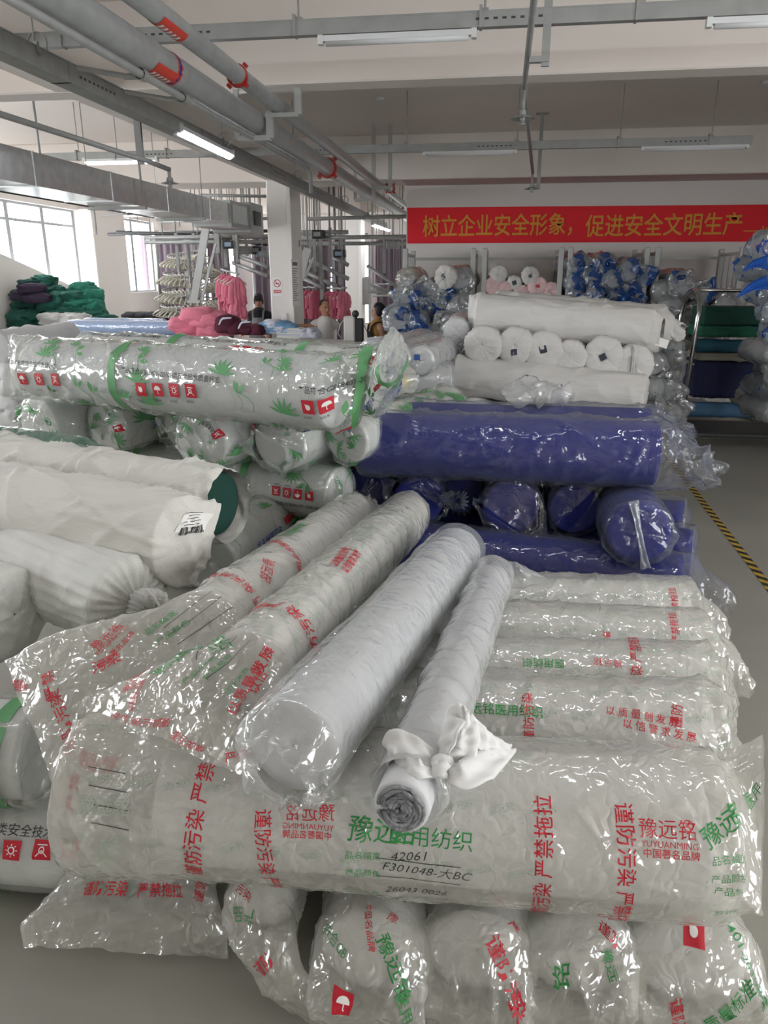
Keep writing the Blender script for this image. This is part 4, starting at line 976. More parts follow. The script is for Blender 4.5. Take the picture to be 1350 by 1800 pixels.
floor_bag(655, 1668, .17, .155, (566, 1800), (748, 1815), .03, .03, 'bag end with green title running down it, third from the left under the front roll', 33, title=[(T2('豫远铭', .042, .008, .12), 688, 1700, GRN, -72), (T2('医用', .036, .0), 714, 1772, GRN, -76), (T2('符合GB', .028), 586, 1650, GRN, -55), (T2('中国名品牌', .02, .006), 648, 1630, RED, -85), (icon2d(1, .05)[0], 600, 1762, RED, -15), (icon2d(1, .05)[1], 600, 1762, WHT, -15), (T2('豫', .03), 690, 1615, RED, -40)], bow=(0, -.07, .05))
floor_bag(838, 1668, .17, .155, (752, 1812), (925, 1815), .03, .03, 'bag end with a red warning running down it, in the middle under the front roll', 34, title=[(T2('谨防污', .044, .01), 888, 1706, RED, -68), (T2('染', .044, .01), 912, 1772, RED, -68), (T2('严', .03, .008), 905, 1630, RED, -60)], bow=(0, -.06, .05))
floor_bag(1015, 1672, .17, .155, (925, 1815), (1105, 1815), .03, .03, 'bag end with green characters and puffed corners, second from the right under the front roll', 35, title=[(T2('铭', .046, .01), 988, 1714, GRN, 92), (T2('豫远', .03, .006), 1068, 1690, GRN, -75), (T2('谨防', .03, .008), 1075, 1650, RED, -50)], bow=(0, -.06, .05))
floor_bag(1205, 1676, .18, .17, (1095, 1815), (1340, 1812), .03, .03, 'rightmost bag end under the front roll, standard number in green up its side', 36, title=[(T2('GB18401-2010B类', .03, .004), 1300, 1672, GRN, -72), (T2('质量标准', .036, .006), 1290, 1768, GRN, 52), (T2('谨防', .034, .008), 1186, 1784, RED, -80), (icon2d(0, .05)[0], 1214, 1640, RED, -15), (icon2d(0, .05)[1], 1214, 1640, WHT, -15)], bow=(0, -.06, .05))

# --- left: white woven sacks
def sackroll(p0, p1, r, e1, lb, seed, m=sack, pleat=0, cloth=None, wr=.008, post=None, wl=.16, sq=1.):
    root = thing('fabric_roll', (np.array(p0)+np.array(p1))/2-Z3*r, lb, 'fabric roll')
    L = wrap(p0, p1, r, FLAT(), e1, .012, 92, wr, wl, seed, pleat, stretch=.4, sq=sq, folds=70)
    if post: post(L, root)
    o = L.mesh('woven_sack', [m]+inks, root)
    return root, L, o
SD = V(-.958, .287, 0)*1.3
g1 = P(222, 1056, Z=.80); SG = V(-.88, .475, 0)*1.3
root, L, o = sackroll((g1+SG), g1, .165, dict(k='gather'), 'white woven sack of cloth with its mouth knotted, leaning over the floral bags', 41, pleat=26)
kp = g1-nrm(SG)*.085
b = MB(); t = nrm(g1-(g1+SG)); b.lathe(kp, t, [(0, .028), (.008, .036), (.02, .036), (.03, .026)], 18); b.tube([kp+V(0, 0, .03), kp+V(.06, -.03, .07), kp+V(.1, -.05, .02), kp+V(.05, -.05, -.03)], .006, 8); b.build('tie', cotton, o, True)
g2 = P(318, 950, Z=.96)
lab = mat('paper_label', (232, 226, 208), .6)
def lblpost(L, root):
    s, th = onroll((g2+SD+V(0, 0, .02)), g2, .172, 312, 932); v, f = rect2d(.075, .085, 6, 6)
    for k in range(6): L.ink(rect2d(.05-.008*(k % 3), .003, 4, 1), s-.004, th+14-4.5*k, BLK, 0, .0045)
    for k in range(14): L.ink(rect2d(.0018 if k % 3 else .004, .03, 1, 4), s-.028+k*.0042, th-12, BLK, 0, .0045)
    L.ink((v, f), s, th, WHT, -8, .003)
sackroll((g2+SD+V(0, 0, .02)), g2, .172, TAIL(P(388, 886, Z=1.07), P(330, 1012, Z=.82), thick=.03, fl=.006), 'cream sack with a sewn end seam and a barcode label, between knotted and open sacks', 42, m=cotton, wr=.012, wl=.2, post=lblpost)
g3 = P(385, 886, Z=1.0)
root, L, o = sackroll((g3+SD+V(0, 0, .03)), g3, .15, OPEN(L=.05, f=.96), 'cream sack left open at its end, dark green cloth showing inside', 43, m=cotton, wr=.017, wl=.16)
cloth_roll(root, (g3+SD*.9+V(0, 0, .03)), g3+nrm(g3-(g3+SD+V(0, 0, .03)))*.0, .132, c_green, 3, 'dark_green_cloth', .03, 36, .008)
sackroll((P(18, 1078, Z=.74)+SD), P(18, 1078, Z=.74), .165, FLAT(), 'woven sack at the left edge with handwriting on its round end', 44, post=lambda L, r: (L.ink(text2d('Y-30', .05, -.01, .3), np.linalg.norm(P(18, 1078, Z=.74)-(P(18, 1078, Z=.74)+SD))-.05, 40, BLK, 80)))
film_teal = film('green_tinted_polythene', (120, 160, 140), .35, .14, .4, 8)
wrapped_roll('fabric_roll', 'teal cloth roll in green film squeezed behind the open cream sack', 'fabric roll', P(140, 798, Z=1.10)+SD*.8, P(140, 798, Z=1.10), .085, FLAT(), TAIL(P(205, 800, Z=1.12), P(190, 825, Z=1.06), fl=.01), mat('teal_cloth', (84, 122, 112), .85), film_teal, None, None, 45, .02, 48, .008)
# --- left: floral bags low down
def froll(a, b, r, e0, e1, lb, seed, th0=20., up=1, text=True, step=.016, nt=72, cloth=c_white, group=None, wr=.009, fl=True):
    return wrapped_roll('fabric_roll', lb, 'fabric roll', a, b, r, e0, e1, cloth, fm_floral, group, (lambda L: print_floral(L, .0, np.linalg.norm(np.array(b)-np.array(a)), th0, seed, up, text)) if fl else None, seed, step, nt, wr, .11, fr=r*.92, leaf=True)
a = P(-330, 1430, Z=.17); b = P(235, 1478, Z=.17)
def prtL(L):
    print_floral(L, 0, np.linalg.norm(b-a), -60, 51, text=False)
    I = lambda sh, x, y, m, off=.003: L.ink(sh, *onroll(a, b, .165, x, y), m, 0, off)
    I(text2d('2010B类安全技术质量标准', .036, .004), 60, 1462, BLK)
    for q, x in ((0, -16), (2, 22), (3, 74), (1, 120)): I(icon2d(q, .055)[0], x, 1492, RED); I(icon2d(q, .055)[1], x, 1492, WHT, .0045)
wrapped_roll('fabric_roll', 'floral printed roll on the floor at the left edge, black standard text along it', 'fabric roll', a, b, .165, FLAT(), FLAT(), c_white, fm_floral, None, prtL, 51, .015, 80, .007, .11, fr=.152, leaf=True)
a = P(-330, 1290, Z=.49); b = P(70, 1318, Z=.49)
froll(a, b, .16, FLAT(), TAIL(P(150, 1350, Z=.45), P(60, 1425, Z=.36), fl=.02), 'floral roll stacked upon the one at the lower left edge, with a drooping mouth', 52, th0=-120)
froll(P(372, 990, Z=.60), P(520, 880, Z=.60), .15, FLAT(), FLAT(), 'floral bag peeping between the sacks and the leftmost slanting roll, blue lettering', 53, th0=220)
# --- the floral stack
t0, t1 = P(75, 648, Z=1.42), P(588, 690, Z=1.42); td = nrm(t1-t0); tn = V(-td[1], td[0], 0)
def prtF(L):
    print_floral(L, 0, np.linalg.norm(t1-t0), 8, 61, text=False, period=1.36)
    def I(sh, x, y, m, rot=0, off=.0045): s, th = onroll(t0, t1, .17, x, y); L.ink(sh, s, th, m, rot, off)
    for x0, y0 in ((298, 660), (60, 641), (590, 692)):
        I(text2d('产品符合GB18401-2010B类安全技术质量标准' if x0 == 298 else ('2010B类安全技术质量标准' if x0 < 100 else '产品符合GB18401-2010B类'), .031, .006), x0, y0, BLK, -1)
        for q in range(4):
            xx = x0-48+q*29
            if xx < 600 and xx > 15: I(icon2d(q, .062)[0], xx, y0+24+q*.8, RED); I(icon2d(q, .062)[1], xx, y0+24+q*.8, WHT, 0, .006); I(text2d(('防潮湿', '防雨淋', '防日晒', '禁用钩')[q], .015), xx, y0+42+q, BLK)
wrapped_roll('fabric_roll', 'front topmost floral roll of the left stack, black standard text and red handling signs', 'fabric roll', t0, t1, .17, TAIL(P(14, 588, X=t0[0]-.18), P(18, 700, X=t0[0]-.16), fl=.02), TAIL(P(655, 610, X=t1[0]+.16), P(630, 742, X=t1[0]+.12), fl=.012), c_cool, fm_floral, None, prtF, 61, .014, 90, .009, .12, fr=.155, leaf=True)
froll(t0+tn*.34+Z3*.01, t1+tn*.34+Z3*.01, .165, FLAT(), TAIL(P(690, 576, X=t1[0]+.30), P(664, 632, X=t1[0]+.28), fl=.008), 'topmost floral roll at the back of the left stack, seen as its upper edge', 62, th0=60)
ends = [((70, 748), 0., .165, 60), ((188, 748), 0., .16, 90), ((290, 758), .14, .145, 45), ((362, 772), -.03, .175, 80), ((492, 775), .0, .175, 20), ((590, 782), .12, .13, 70)]
flb = ['leftmost end-on floral bag in the middle layer of the left stack', 'end-on floral bag with a small red label, second from left in its layer', 'end-on floral bag set back between two others in the middle layer', 'end-on floral bag with slanted standard text and crinkled face, middle layer', 'end-on floral bag with a red sign, fifth in the middle layer', 'small end-on floral bag at the right end of the middle layer, by the blue rolls']
for i, ((x, y), back, r, th) in enumerate(ends):
    a = P(x, y, Z=1.09)+tn*back; b = a+tn*1.3
    def prt(L, i=i, th=th, r=r):
        print_floral(L, 0, .9, th, 70+i, 1, i in (1, 4))
        L.ink(text2d(('医护面料专家', '产品', '2010B', '2010B类质量', '类安全技术', '面料专家')[i], .034, .01), -.055, (250, 60, 60, 40, 80, 90)[i], BLU if i in (0, 5) else BLK, 90)
        if i in (1, 3, 4):
            L.ink(icon2d(i, .05)[0], -.04, (150, 0, 10, 20, 150)[i], RED, 20, .003); L.ink(icon2d(i, .05)[1], -.04, (150, 0, 10, 20, 150)[i], WHT, 20, .0045)
        for k in range(6): L.ink(lotus2d(.055) if k % 3 else merge2d([ring2d(.012, .004), disc2d(.006)]), -.05-.012*(k % 4), 20+k*63+i*50, GRN, k*80, .003, r*.62)
    wrapped_roll('fabric_roll', flb[i], 'fabric roll', a, b, r, FLAT(fl=.012) if i % 2 else TUFT(L=.45), FLAT(), c_white, fm_floral, None, prt, 70+i, .014, 72, .012, .10, fr=r*.92, leaf=True)
for z, dy, lb, sd in ((.78, 0, 'crosswise floral roll under the end-on ones, green band near its end', 81), (.47, .02, 'crosswise floral roll third from the top of the left stack, in shadow', 82), (.17, .03, 'floral roll on the floor at the foot of the left stack', 83)):
    a, b = P(95, 790, Z=.78), P(596, 868, Z=.78); a = a+V(0, dy, z-.78); b = b+V(0, dy, z-.78)
    froll(a, b, .16, FLAT(), FLAT(fl=.01), lb, sd, th0=-10, up=-1)
    froll(a+tn*.95, b+tn*.95, .16, FLAT(), FLAT(), ('crosswise floral roll hidden behind, %s of the left stack\'s back column' % ('top' if z > .7 else 'middle' if z > .4 else 'bottom')), sd+5, fl=False, step=.04, nt=32)

# --- the blue stack
def broll(a, b, r, e0, e1, lb, seed, step=.015, nt=84, wr=.013, wl=.12, fm=None, inner=(0, 0), pleat=0, fr=None, post=None):
    return wrapped_roll('fabric_roll', lb, 'fabric roll', a, b, r, e0, e1, c_blue, fm or fm_blue, None, None, seed, step, nt, wr, wl, fr=fr or r*.91, inner=inner, pleat=pleat, post=post, stretch=.7)
a, b = P(640, 778, Z=1.03), P(1150, 797, Z=1.03); bd = nrm(b-a); bn = V(-bd[1], bd[0], 0)
broll(a, b, .182, FLAT(), TUFT(L=1.0, g=V(.6, -.3, -.8)), 'front topmost royal blue roll in crinkled clear film, tufted at its right end', 91)
broll(a+bn*.36+V(.1, 0, .01), b+bn*.36+V(.02, 0, .01), .178, FLAT(), TUFT(), 'topmost blue roll behind the front one, film running in long creases', 92, pleat=0)
bl = ['leftmost end-on blue roll, its film knotted in a star of creases', 'end-on blue roll with a slack film corner, second from left', 'set-back end-on blue roll whose film ends in a pale twisted tuft', 'largest end-on blue roll in the middle with a diagonal film fold', 'end-on blue roll second from the right, a shiny fold across its face', 'rightmost end-on blue roll with a film crease across its round face']
be = [((645, 862), 0, .155), ((735, 880), -.02, .152), ((812, 868), .2, .125), ((897, 892), -.06, .168), ((1010, 895), -.03, .15), ((1123, 938), -.12, .168)]
for i, ((x, y), back, r) in enumerate(be):
    q = P(x, y, Z=.70); a_ = q+bn*0; b_ = q+bn*(1.35)
    if i in (1, 3, 4):
        w = {1: ((668, 838), (785, 908)), 3: ((828, 876), (968, 978)), 4: ((1062, 852), (962, 958))}[i]; e = TAIL(P(*w[0], Y=q[1]-.05), P(*w[1], Y=q[1]-.06), fl=.004, thick=.03)
    else: e = KNOT(L=.9) if i == 0 else KNOT(L=1.15, g=V(-.05, -.1, .1)) if i == 2 else FLAT(fl=.008)
    def post(L, root, q=q, r=r, i=i):
        if i == 5:   # the folded-over seam of the bag lies across the face
            ang = {3: -38, 4: 40, 5: -75}[i]; c, s = math.cos(math.radians(ang)), math.sin(math.radians(ang)); ex = V(bd[0]*c, bd[1]*c, s)
            pts = [q-bn*(.028+.01*math.cos(k*2.))+ex*(k*r*1.06) for k in np.linspace(-1, 1, 9)]
            ribbon(pts, [.05, .03, .028, .03, .05], film('folded_film', (225, 230, 240), .34, .12, .4, 12), 'film_fold', root, [-bn]*3, .004, .006)
    broll(a_, b_, r, e, FLAT(), bl[i], 100+i, wr=.012, pleat=22 if i in (0, 2) else 0, inner=(.0, 0), post=post)
a, b = P(690, 960, Z=.40), P(1195, 1028, Z=.40); d2 = nrm(b-a); n2 = V(-d2[1], d2[0], 0)
broll(a, b, .175, FLAT(), TAIL(P(1292, 1062, Z=.36), P(1262, 1112, Z=.24), fl=.035, thick=.03), 'blue roll lying crosswise at the bottom, mostly bare, film tail over the aisle', 111, wr=.006, wl=.2)
broll(a+n2*.42+V(.05, 0, 0), b+n2*.42+V(.05, 0, 0), .175, FLAT(), FLAT(fl=.01), 'blue roll lying crosswise at the bottom behind the front one', 112, step=.02, nt=56)
broll(a+n2*1.0, b+n2*1.0, .175, FLAT(), FLAT(), 'blue roll lying crosswise at the bottom, deepest of the three', 113, step=.03, nt=48)
for k, sh in enumerate((.0, .42, 1.0)):
    broll(a+n2*sh+V(0, .02, -.29), b+n2*sh+V(-.05, .02, -.29), .11, FLAT(), FLAT(), ('thin blue roll on the floor under the front crosswise one', 'thin blue roll on the floor under the middle crosswise one', 'thin blue roll on the floor under the deepest crosswise one')[k], 115+k, step=.03, nt=40)
# ------------------------------------------------------------------ the white stack
wrapm = mat('white_cloth_wrap', (208, 206, 203), .62, bump=.9, bscale=5, mottle=.04, stretch=(1.2, 4, 5))
wrapg = mat('grey_white_wrap', (206, 207, 208), .6, bump=.4, bscale=24)
pinkw = mat('pale_pink_wrap', (222, 190, 190), .65, bump=.35, bscale=26)
tag_dark = mat('dark_label', (52, 58, 70), .5)
def wroll(a, b, r, e0, e1, lb, seed, m=wrapm, label_px=None, step=.022, nt=56, wr=.012, pleat=0, group=None, wl=.13, labm=None):
    root = thing('fabric_roll', (np.array(a)+np.array(b))/2-Z3*r, lb, 'fabric roll', group)
    L = wrap(a, b, r, e0, e1, step, nt, wr, wl, seed, pleat, stretch=.6)
    o = L.mesh('cloth_wrap', m, root)
    if label_px:
        a = np.array(a); u = nrm(a-np.array(b)); q = a+u*.034; x, y, s, rot = label_px; A, B = frame(-u); c, si = math.cos(rot), math.sin(rot)
        ex, ey = A*c+B*si, B*c-A*si; q = q+A*x+B*y
        mb = MB(); mb.obox(q-ex*s, q+ex*s, s*2, .006, up=u); mb.build('label_patch', labm or tag_dark, root)
    return root
a, b = P(846, 551, Y=6.8), P(1135, 578, Y=6.6); d = nrm(b-a); n = V(-d[1], d[0], 0)
wroll(a, b, .168, TAIL(P(824, 520, Y=6.8), P(824, 582, Y=6.8), fl=.01, thick=.03), TAIL(P(1168, 560, Y=6.55), P(1160, 615, Y=6.55), fl=.01, thick=.08), 'front topmost white roll of the far stack, pointed wrapper corner at its left end', 201)
tg = MB(); tg.obox(P(1150, 598, Y=6.5), P(1174, 606, Y=6.5), .07, .004, up=V(0, -1, .2)); props(tg.build('paper_tag', mat('paper_white', (232, 230, 226), .6)), 'white paper tag hanging from the end of the far topmost white roll', 'tag')
wroll(a+n*.36+V(.08, 0, .02), b+n*.36+V(.1, 0, .01), .165, FLAT(), TUFT(L=1.), 'topmost white roll at the back of the far stack, loose clear end over the aisle', 202)
wl_ = ['leftmost end-on white roll in the far stack, pointed flap at its lower left', 'end-on white roll with a dark square label, second from left in the far stack', 'end-on white roll with a centred dark label, third in the far stack', 'end-on white roll with a small peak of loose wrapper, fourth in the far stack', 'end-on white roll with a tilted dark label, fifth in the far stack', 'rightmost end-on white roll of the far stack, ribbed wrapper and a seam']
for i, (x, y, r) in enumerate(((848, 607, .162), (905, 608, .152), (955, 618, .16), (1002, 627, .135), (1060, 627, .158), (1113, 641, .162))):
    q = P(x, y, Y=6.5-.02*i); lp = {1: (-.0, -.05, .026, .2), 2: (.0, .02, .03, .3), 4: (0, 0, .026, .5)}.get(i)
    e = TAIL(q+V(-.30, -.02, -.12), q+V(.10, -.1, .17), fl=.01, thick=.03) if i == 0 else FLAT(fl=.006)
    wroll(q, q+n*1.2, r, FLAT(fl=.004) if i else FLAT(fl=.012), FLAT(), wl_[i], 205+i, label_px=lp, pleat=30 if i != 2 else 0, wr=.008)
    if i == 5:
        rb = ribbon([q-n*.04+V(0, 0, .16), q-n*.05, q-n*.04-V(0, 0, .17)], [.03, .025, .03], wrapm, 'seam', bpy.data.objects[COL.objects[-2].name] if False else [o for o in COL.objects if o.get('label') == wl_[5]][0], [-n]*3, .006, .006)
a, b = P(806, 658, Y=6.6), P(1128, 695, Y=6.35)
wroll(a, b, .172, TAIL(P(792, 630, Y=6.6), P(794, 690, Y=6.6), fl=.01, thick=.04), FLAT(fl=.01), 'white roll lying crosswise under the end-on ones in the far stack', 213)
n = V(0, 1, 0)
wroll(a+n*.9, b+n*.9, .17, FLAT(), FLAT(), 'white roll lying crosswise at the back of the far stack', 214, step=.05, nt=32)
for i in range(5):
    q = P(835+i*66, 700, Y=6.5); q[2] = a[2]*.68-.02*i; wroll(q+V(0, .0, 0), q+V(0, 1.2, 0), .15, FLAT(), FLAT(), 'wrapped roll end in the hidden lower layer of the far stack', 215+i, wrapg, step=.04, nt=36, group='lower layer rolls of the far stack')
for k, dy in enumerate((.1, .9)):
    wroll(a+V(0, dy, .33-a[2]), b+V(0, dy, .33-b[2]), .17, FLAT(), FLAT(), 'white crosswise roll near the floor of the far stack, %s' % ('front side' if k == 0 else 'rear side'), 221+k, step=.04, nt=36)
    wroll(a+V(0, dy, .11-a[2]), b+V(0, dy, .11-b[2]), .09, FLAT(), FLAT(), 'thin roll on the floor beneath the far white stack, %s' % ('front side' if k == 0 else 'rear side'), 223+k, step=.05, nt=28)
# greyish rolls left of it
fm_thin = film('thin_grey_film', (222, 226, 230), .25, .16, .5, 9)
def groll(a, b, r, e0, e1, cloth, lb, seed, fm=None, step=.022, nt=48, group=None, wr=.011, pleat=0, name='fabric_roll'):
    return wrapped_roll(name, lb, 'fabric roll', a, b, r, e0, e1, cloth, fm or fm_thin, group, None, seed, step, nt, wr, .11, fr=r*.9, pleat=pleat)
c_grey = mat('pale_grey_cloth', (196, 198, 202), .85, bump=.3, bscale=30); c_pink = mat('pale_pink_cloth', (226, 186, 188), .85, bump=.3, bscale=30); c_navy = mat('navy_cloth', (38, 42, 78), .85, bump=.3, bscale=30); c_lblue = mat('light_blue_cloth', (140, 168, 214), .8, bump=.25, bscale=26)
c_dk = mat('charcoal_cloth', (50, 50, 54), .9)
a, b = P(596, 664, Y=6.1), P(792, 668, Y=6.2)
groll(a, b, .15, FLAT(), FLAT(), c_white, 'bubbly white roll lying crosswise left of the far white stack', 231)
for k in range(2): wroll(a+V(0, .05, -.31*(k+1)), b+V(0, .05, -.31*(k+1)), .15, FLAT(), FLAT(), 'white roll buried %s below the bubbly crosswise roll' % ('just' if k == 0 else 'deeper'), 232+k, step=.05, nt=28)
wroll(a+V(0, .05, -.86), b+V(0, .05, -.86), .1, FLAT(), FLAT(), 'thin white roll on the floor below the bubbly roll', 234, step=.05, nt=28)
for k in range(3): wroll(V(a[0], 7.0, .17+.32*k), V(b[0], 7.0, .17+.32*k), .16, FLAT(), FLAT(), 'crosswise white roll behind the bubbly one, %s layer' % ('lowest', 'middle', 'upper')[k], 250+k, step=.05, nt=28)
for x, y, x2, y2, r, c, lb in ((657, 628, 740, 602, .145, c_grey, 'pale grey end-on roll beside the floral bag corner, leftmost of its row'), (698, 628, 775, 596, .12, c_white, 'white end-on roll with a blue label, left of a similar one'), (738, 634, 800, 600, .125, c_white, 'white end-on roll with a blue label, right of a similar one')):
    q = P(x, y, Y=5.95); e = P(x2, y2, Y=7.1); e[2] = q[2]
    root, L = groll(q, e, r, FLAT(fl=.01), FLAT(), c, lb, 235+x)
    if c is c_white:
        u = nrm(q-e); m_ = MB(); m_.obox(q+u*.035+V(-.035, 0, .03), q+u*.035+V(.01, 0, .03), .045, .006, up=u); m_.build('label_patch', mat('blue_label', (48, 84, 150), .5), root)
for x, y, r, c, lb in ((803, 580, .11, c_white, 'small white roll end leaning at the left of the far stack'), (797, 612, .1, c_pink, 'pinkish roll end wedged left of the far stack'), (806, 622, .1, c_dk, 'charcoal roll end wedged left of the far stack')):
    q = P(x, y, Y=6.7); groll(q, q+V(.0, 1.0, 0), r, FLAT(), FLAT(), c, lb, 240+x)
# crumpled loose film lying on the blue and floral piles
def loose_film(x0, x1, y, Y, h, lb, seed, fm=None):
    a, b = P(x0, y, Y=Y), P(x1, y, Y=Y); root = thing('crumpled_film', (a+b)/2-Z3*h, lb, 'plastic film'); W_ = (b[0]-a[0])
    L = Loft([(a+(b-a)*f, V(0, .12*s, 0), V(0, 0, h*s), .02, .05) for f, s in ((0, .25), (.2, .9), (.5, 1), (.8, .8), (1, .2))], .016, 40, .08, seed); L.mesh('film', fm or fm_cloudy, root)
loose_film(612, 725, 668, 4.5, .09, 'crumpled clear film between the floral and the blue piles', 261)
loose_film(882, 1000, 691, 4.33, .055, 'crumpled clear film lying behind the topmost blue rolls', 262)
q = MB(); q.ball(P(706, 672, Y=4.5), (.06, .05, .04)); props(q.build('yellow_tape', mat('tape_yellow', (206, 190, 90), .5), None, True), 'small yellow tape scrap in the film behind the blue rolls', 'tape')
# ------------------------------------------------------------------ racks against the wall
def rack(x0, x1, Y0, Y1, zt, lb):
    t = thing('storage_rack', ((x0+x1)/2, (Y0+Y1)/2, 0), lb, 'rack', 'stacking racks along the back wall'); w = .07
    for x in (x0, x1):
        for y in (Y0, Y1): MB().bbox((x-w/2, y-w/2, 0), (x+w/2, y+w/2, zt), .008).build('post', steel_p, t)
        for z in (zt-.08, .95): MB().obox((x, Y0, z), (x, Y1, z), .04, .04).build('side_rail', steel_p, t)
        for k in range(1, 4): y = Y0+(Y1-Y0)*k/4; MB().obox((x, y, .95), (x, y, zt-.08), .03, .03).build('bar', steel_p, t)
    for z in (zt-.12, .95): MB().obox((x0, Y1, z), (x1, Y1, z), .04, .04).build('back_rail', steel_p, t)
    for z in (.92, .12): MB().box((x0, Y0, z-.03), (x1, Y1, z)).build('shelf', steel_p, t)
    return t
rx = [(P(713, 432, Y=11)[0], P(833, 432, Y=11)[0]), (P(853, 432, Y=11)[0], P(988, 432, Y=11)[0]), (P(1004, 432, Y=11)[0], P(1139, 432, Y=11)[0]), (P(1158, 432, Y=11)[0], P(1307, 432, Y=11)[0])]
for i, (p, q) in enumerate(rx): rack(p, q, 11.0, 12.0, 2.29, ('grey steel rack at the left, loaded with mixed blue and white bags', 'grey steel rack with stacked white and pink roll ends', 'grey steel rack heaped with clear bags with blue tops', 'grey steel rack at the right end, half empty')[i])
fb_blue = film('bag_film_blue_print', (206, 216, 224), .30, .14, .5, 8, blotch=((28, 92, 176), 5.5, .56))
fb_grey = film('bag_film_grey', (200, 203, 206), .36, .16, .55, 8)
fb_beige = film('bag_film_beige', (212, 206, 192), .4, .16, .55, 8)
BAGC = {'c': (c_grey, fb_blue), 'w': (c_white, fb_grey), 'g': (c_grey, fb_grey), 'n': (c_navy, fb_blue), 'b': (c_lblue, fb_blue), 'e': (c_grey, fb_beige), 'p': (c_pink, fb_grey), 'k': (c_dk, fb_grey)}
rr = random.Random(5)
def bag(x, y, rpx, Y, kind, lb, seed, group, ln=.7, end=None, floor=None, prt=None):
    r = rpx*Y*.953/1300; q = P(x, y, Y=Y); dx = rr.uniform(-.15, .15); b = q+V(dx, ln, rr.uniform(-.02, .02))
    if floor is not None and q[2]-r < floor: q[2] = b[2] = floor+r
    cl, fm = BAGC[kind]; up_ = V(rr.uniform(-.5, .5), -.35, rr.uniform(.1, .9))
    if end is None and seed % 4 == 1: c_ = q+nrm(up_)*r*1.7; s_ = nrm(np.cross(up_, V(0, 1, 0)))*r*.9; end = TAIL(c_-s_, c_+s_, fl=.02, thick=.012)
    e = end or (KNOT(L=.7, g=V(rr.uniform(-.2, .2), 0, rr.uniform(-.3, .1))) if seed % 3 else TUFT(L=.5))
    wrapped_roll('fabric_bag', lb, 'bag', q, b, r, e, FLAT(), cl, fm, group, prt, seed, .026, 40, .026, .09, fr=r*.82, n=3)
G1_ = 'bags on the left rack'
L1 = [(718, 492, 19, 'e', 'beige bag at the top left of the left rack'), (752, 508, 15, 'w', 'white bag beside the blue-topped bag on the left rack'), (770, 508, 15, 'w', 'white bag under the hollow roll on the left rack'), (812, 492, 22, 'g', 'tall grey bag at the right post of the left rack'), (735, 512, 16, 'n', 'deep blue bag upper middle of the left rack'),
      (718, 535, 22, 'c', 'clear bag in the middle of the left rack'), (702, 562, 28, 'c', 'big clear bag with light blue print bulging out of the left rack'), (746, 540, 22, 'c', 'clear bag with blue streaks, centre of the left rack'), (782, 516, 17, 'n', 'navy bag below the hollow white roll'), (768, 549, 21, 'n', 'navy bag with blue straps low on the left rack'), (736, 568, 20, 'b', 'light blue bag low on the left rack'), (806, 540, 24, 'g', 'grey clear bag at the right of the left rack'), (717, 586, 18, 'b', 'lowest light blue bag on the left rack'), (790, 570, 20, 'g', 'grey bag low at the right of the left rack'), (755, 590, 20, 'k', 'charcoal bag at the bottom of the left rack'), (820, 525, 16, 'g', 'slim grey bag against the right post of the left rack')]
for i, (x, y, r, k, lb) in enumerate(L1): bag(x, y, r, 10.95-.3*(y > 550)-(i % 3)*.03, k, lb, 300+i, G1_)
q = P(783, 487, Y=10.8); wroll(q, q+V(.1, .8, 0), .15, FLAT(), FLAT(), 'white roll with a dark hollow core on the left rack', 330, step=.03, nt=36, pleat=24)
MB().lathe(q-V(0, .02, 0), (0, -1, 0), [(0, .06), (.012, .06), (.012, .03), (.006, .0)], 18).build('core_tube', tag_dark, COL.objects[[o.name for o in COL.objects if o.get('label') == 'white roll with a dark hollow core on the left rack'][0]])
L2 = [(877, 482, 15, 'w', 'white roll end at the top left of the second rack'), (904, 497, 12, 'w', 'small white roll end with a dark label on the second rack'), (932, 485, 15, 'w', 'white roll end with a dark patch at the top right of the second rack'), (945, 504, 16, 'p', 'pink wrapped roll end with a small red mark on the second rack'), (866, 503, 15, 'p', 'pink roll end at the left of the second rack'), (888, 508, 12, 'p', 'pink roll end second from left, bottom of the second rack'), (916, 514, 13, 'p', 'pink roll end in the middle, bottom of the second rack'), (968, 512, 14, 'p', 'pink roll end at the right of the second rack')]
for i, (x, y, r, k, lb) in enumerate(L2):
    q = P(x, y, Y=11.0); wroll(q, q+V(0, .8, 0), r*11*.953/1300, FLAT(fl=.006), FLAT(), lb, 340+i, pinkw if k == 'p' else wrapm, (0, 0, .03, .3) if i in (1, 2, 3) else None, .03, 36, .010, 20, 'roll ends on the second rack', labm=redp if i == 3 else None)
for j in range(6):
    x = 865+j*21; q = P(x, 540, Y=11.05); wroll(q, q+V(0, .8, 0), .125, FLAT(), FLAT(), 'wrapped roll end low on the second rack, behind the far white stack', 350+j, wrapm, None, .04, 28, .008, 0, 'low roll ends on the second rack')
    q = P(x, 570, Y=11.05); q[2] = .92+.12; wroll(q, q+V(0, .8, 0), .12, FLAT(), FLAT(), 'wrapped roll end low on the second rack, behind the far white stack', 360+j, wrapm, None, .04, 28, .008, 0, 'low roll ends on the second rack')
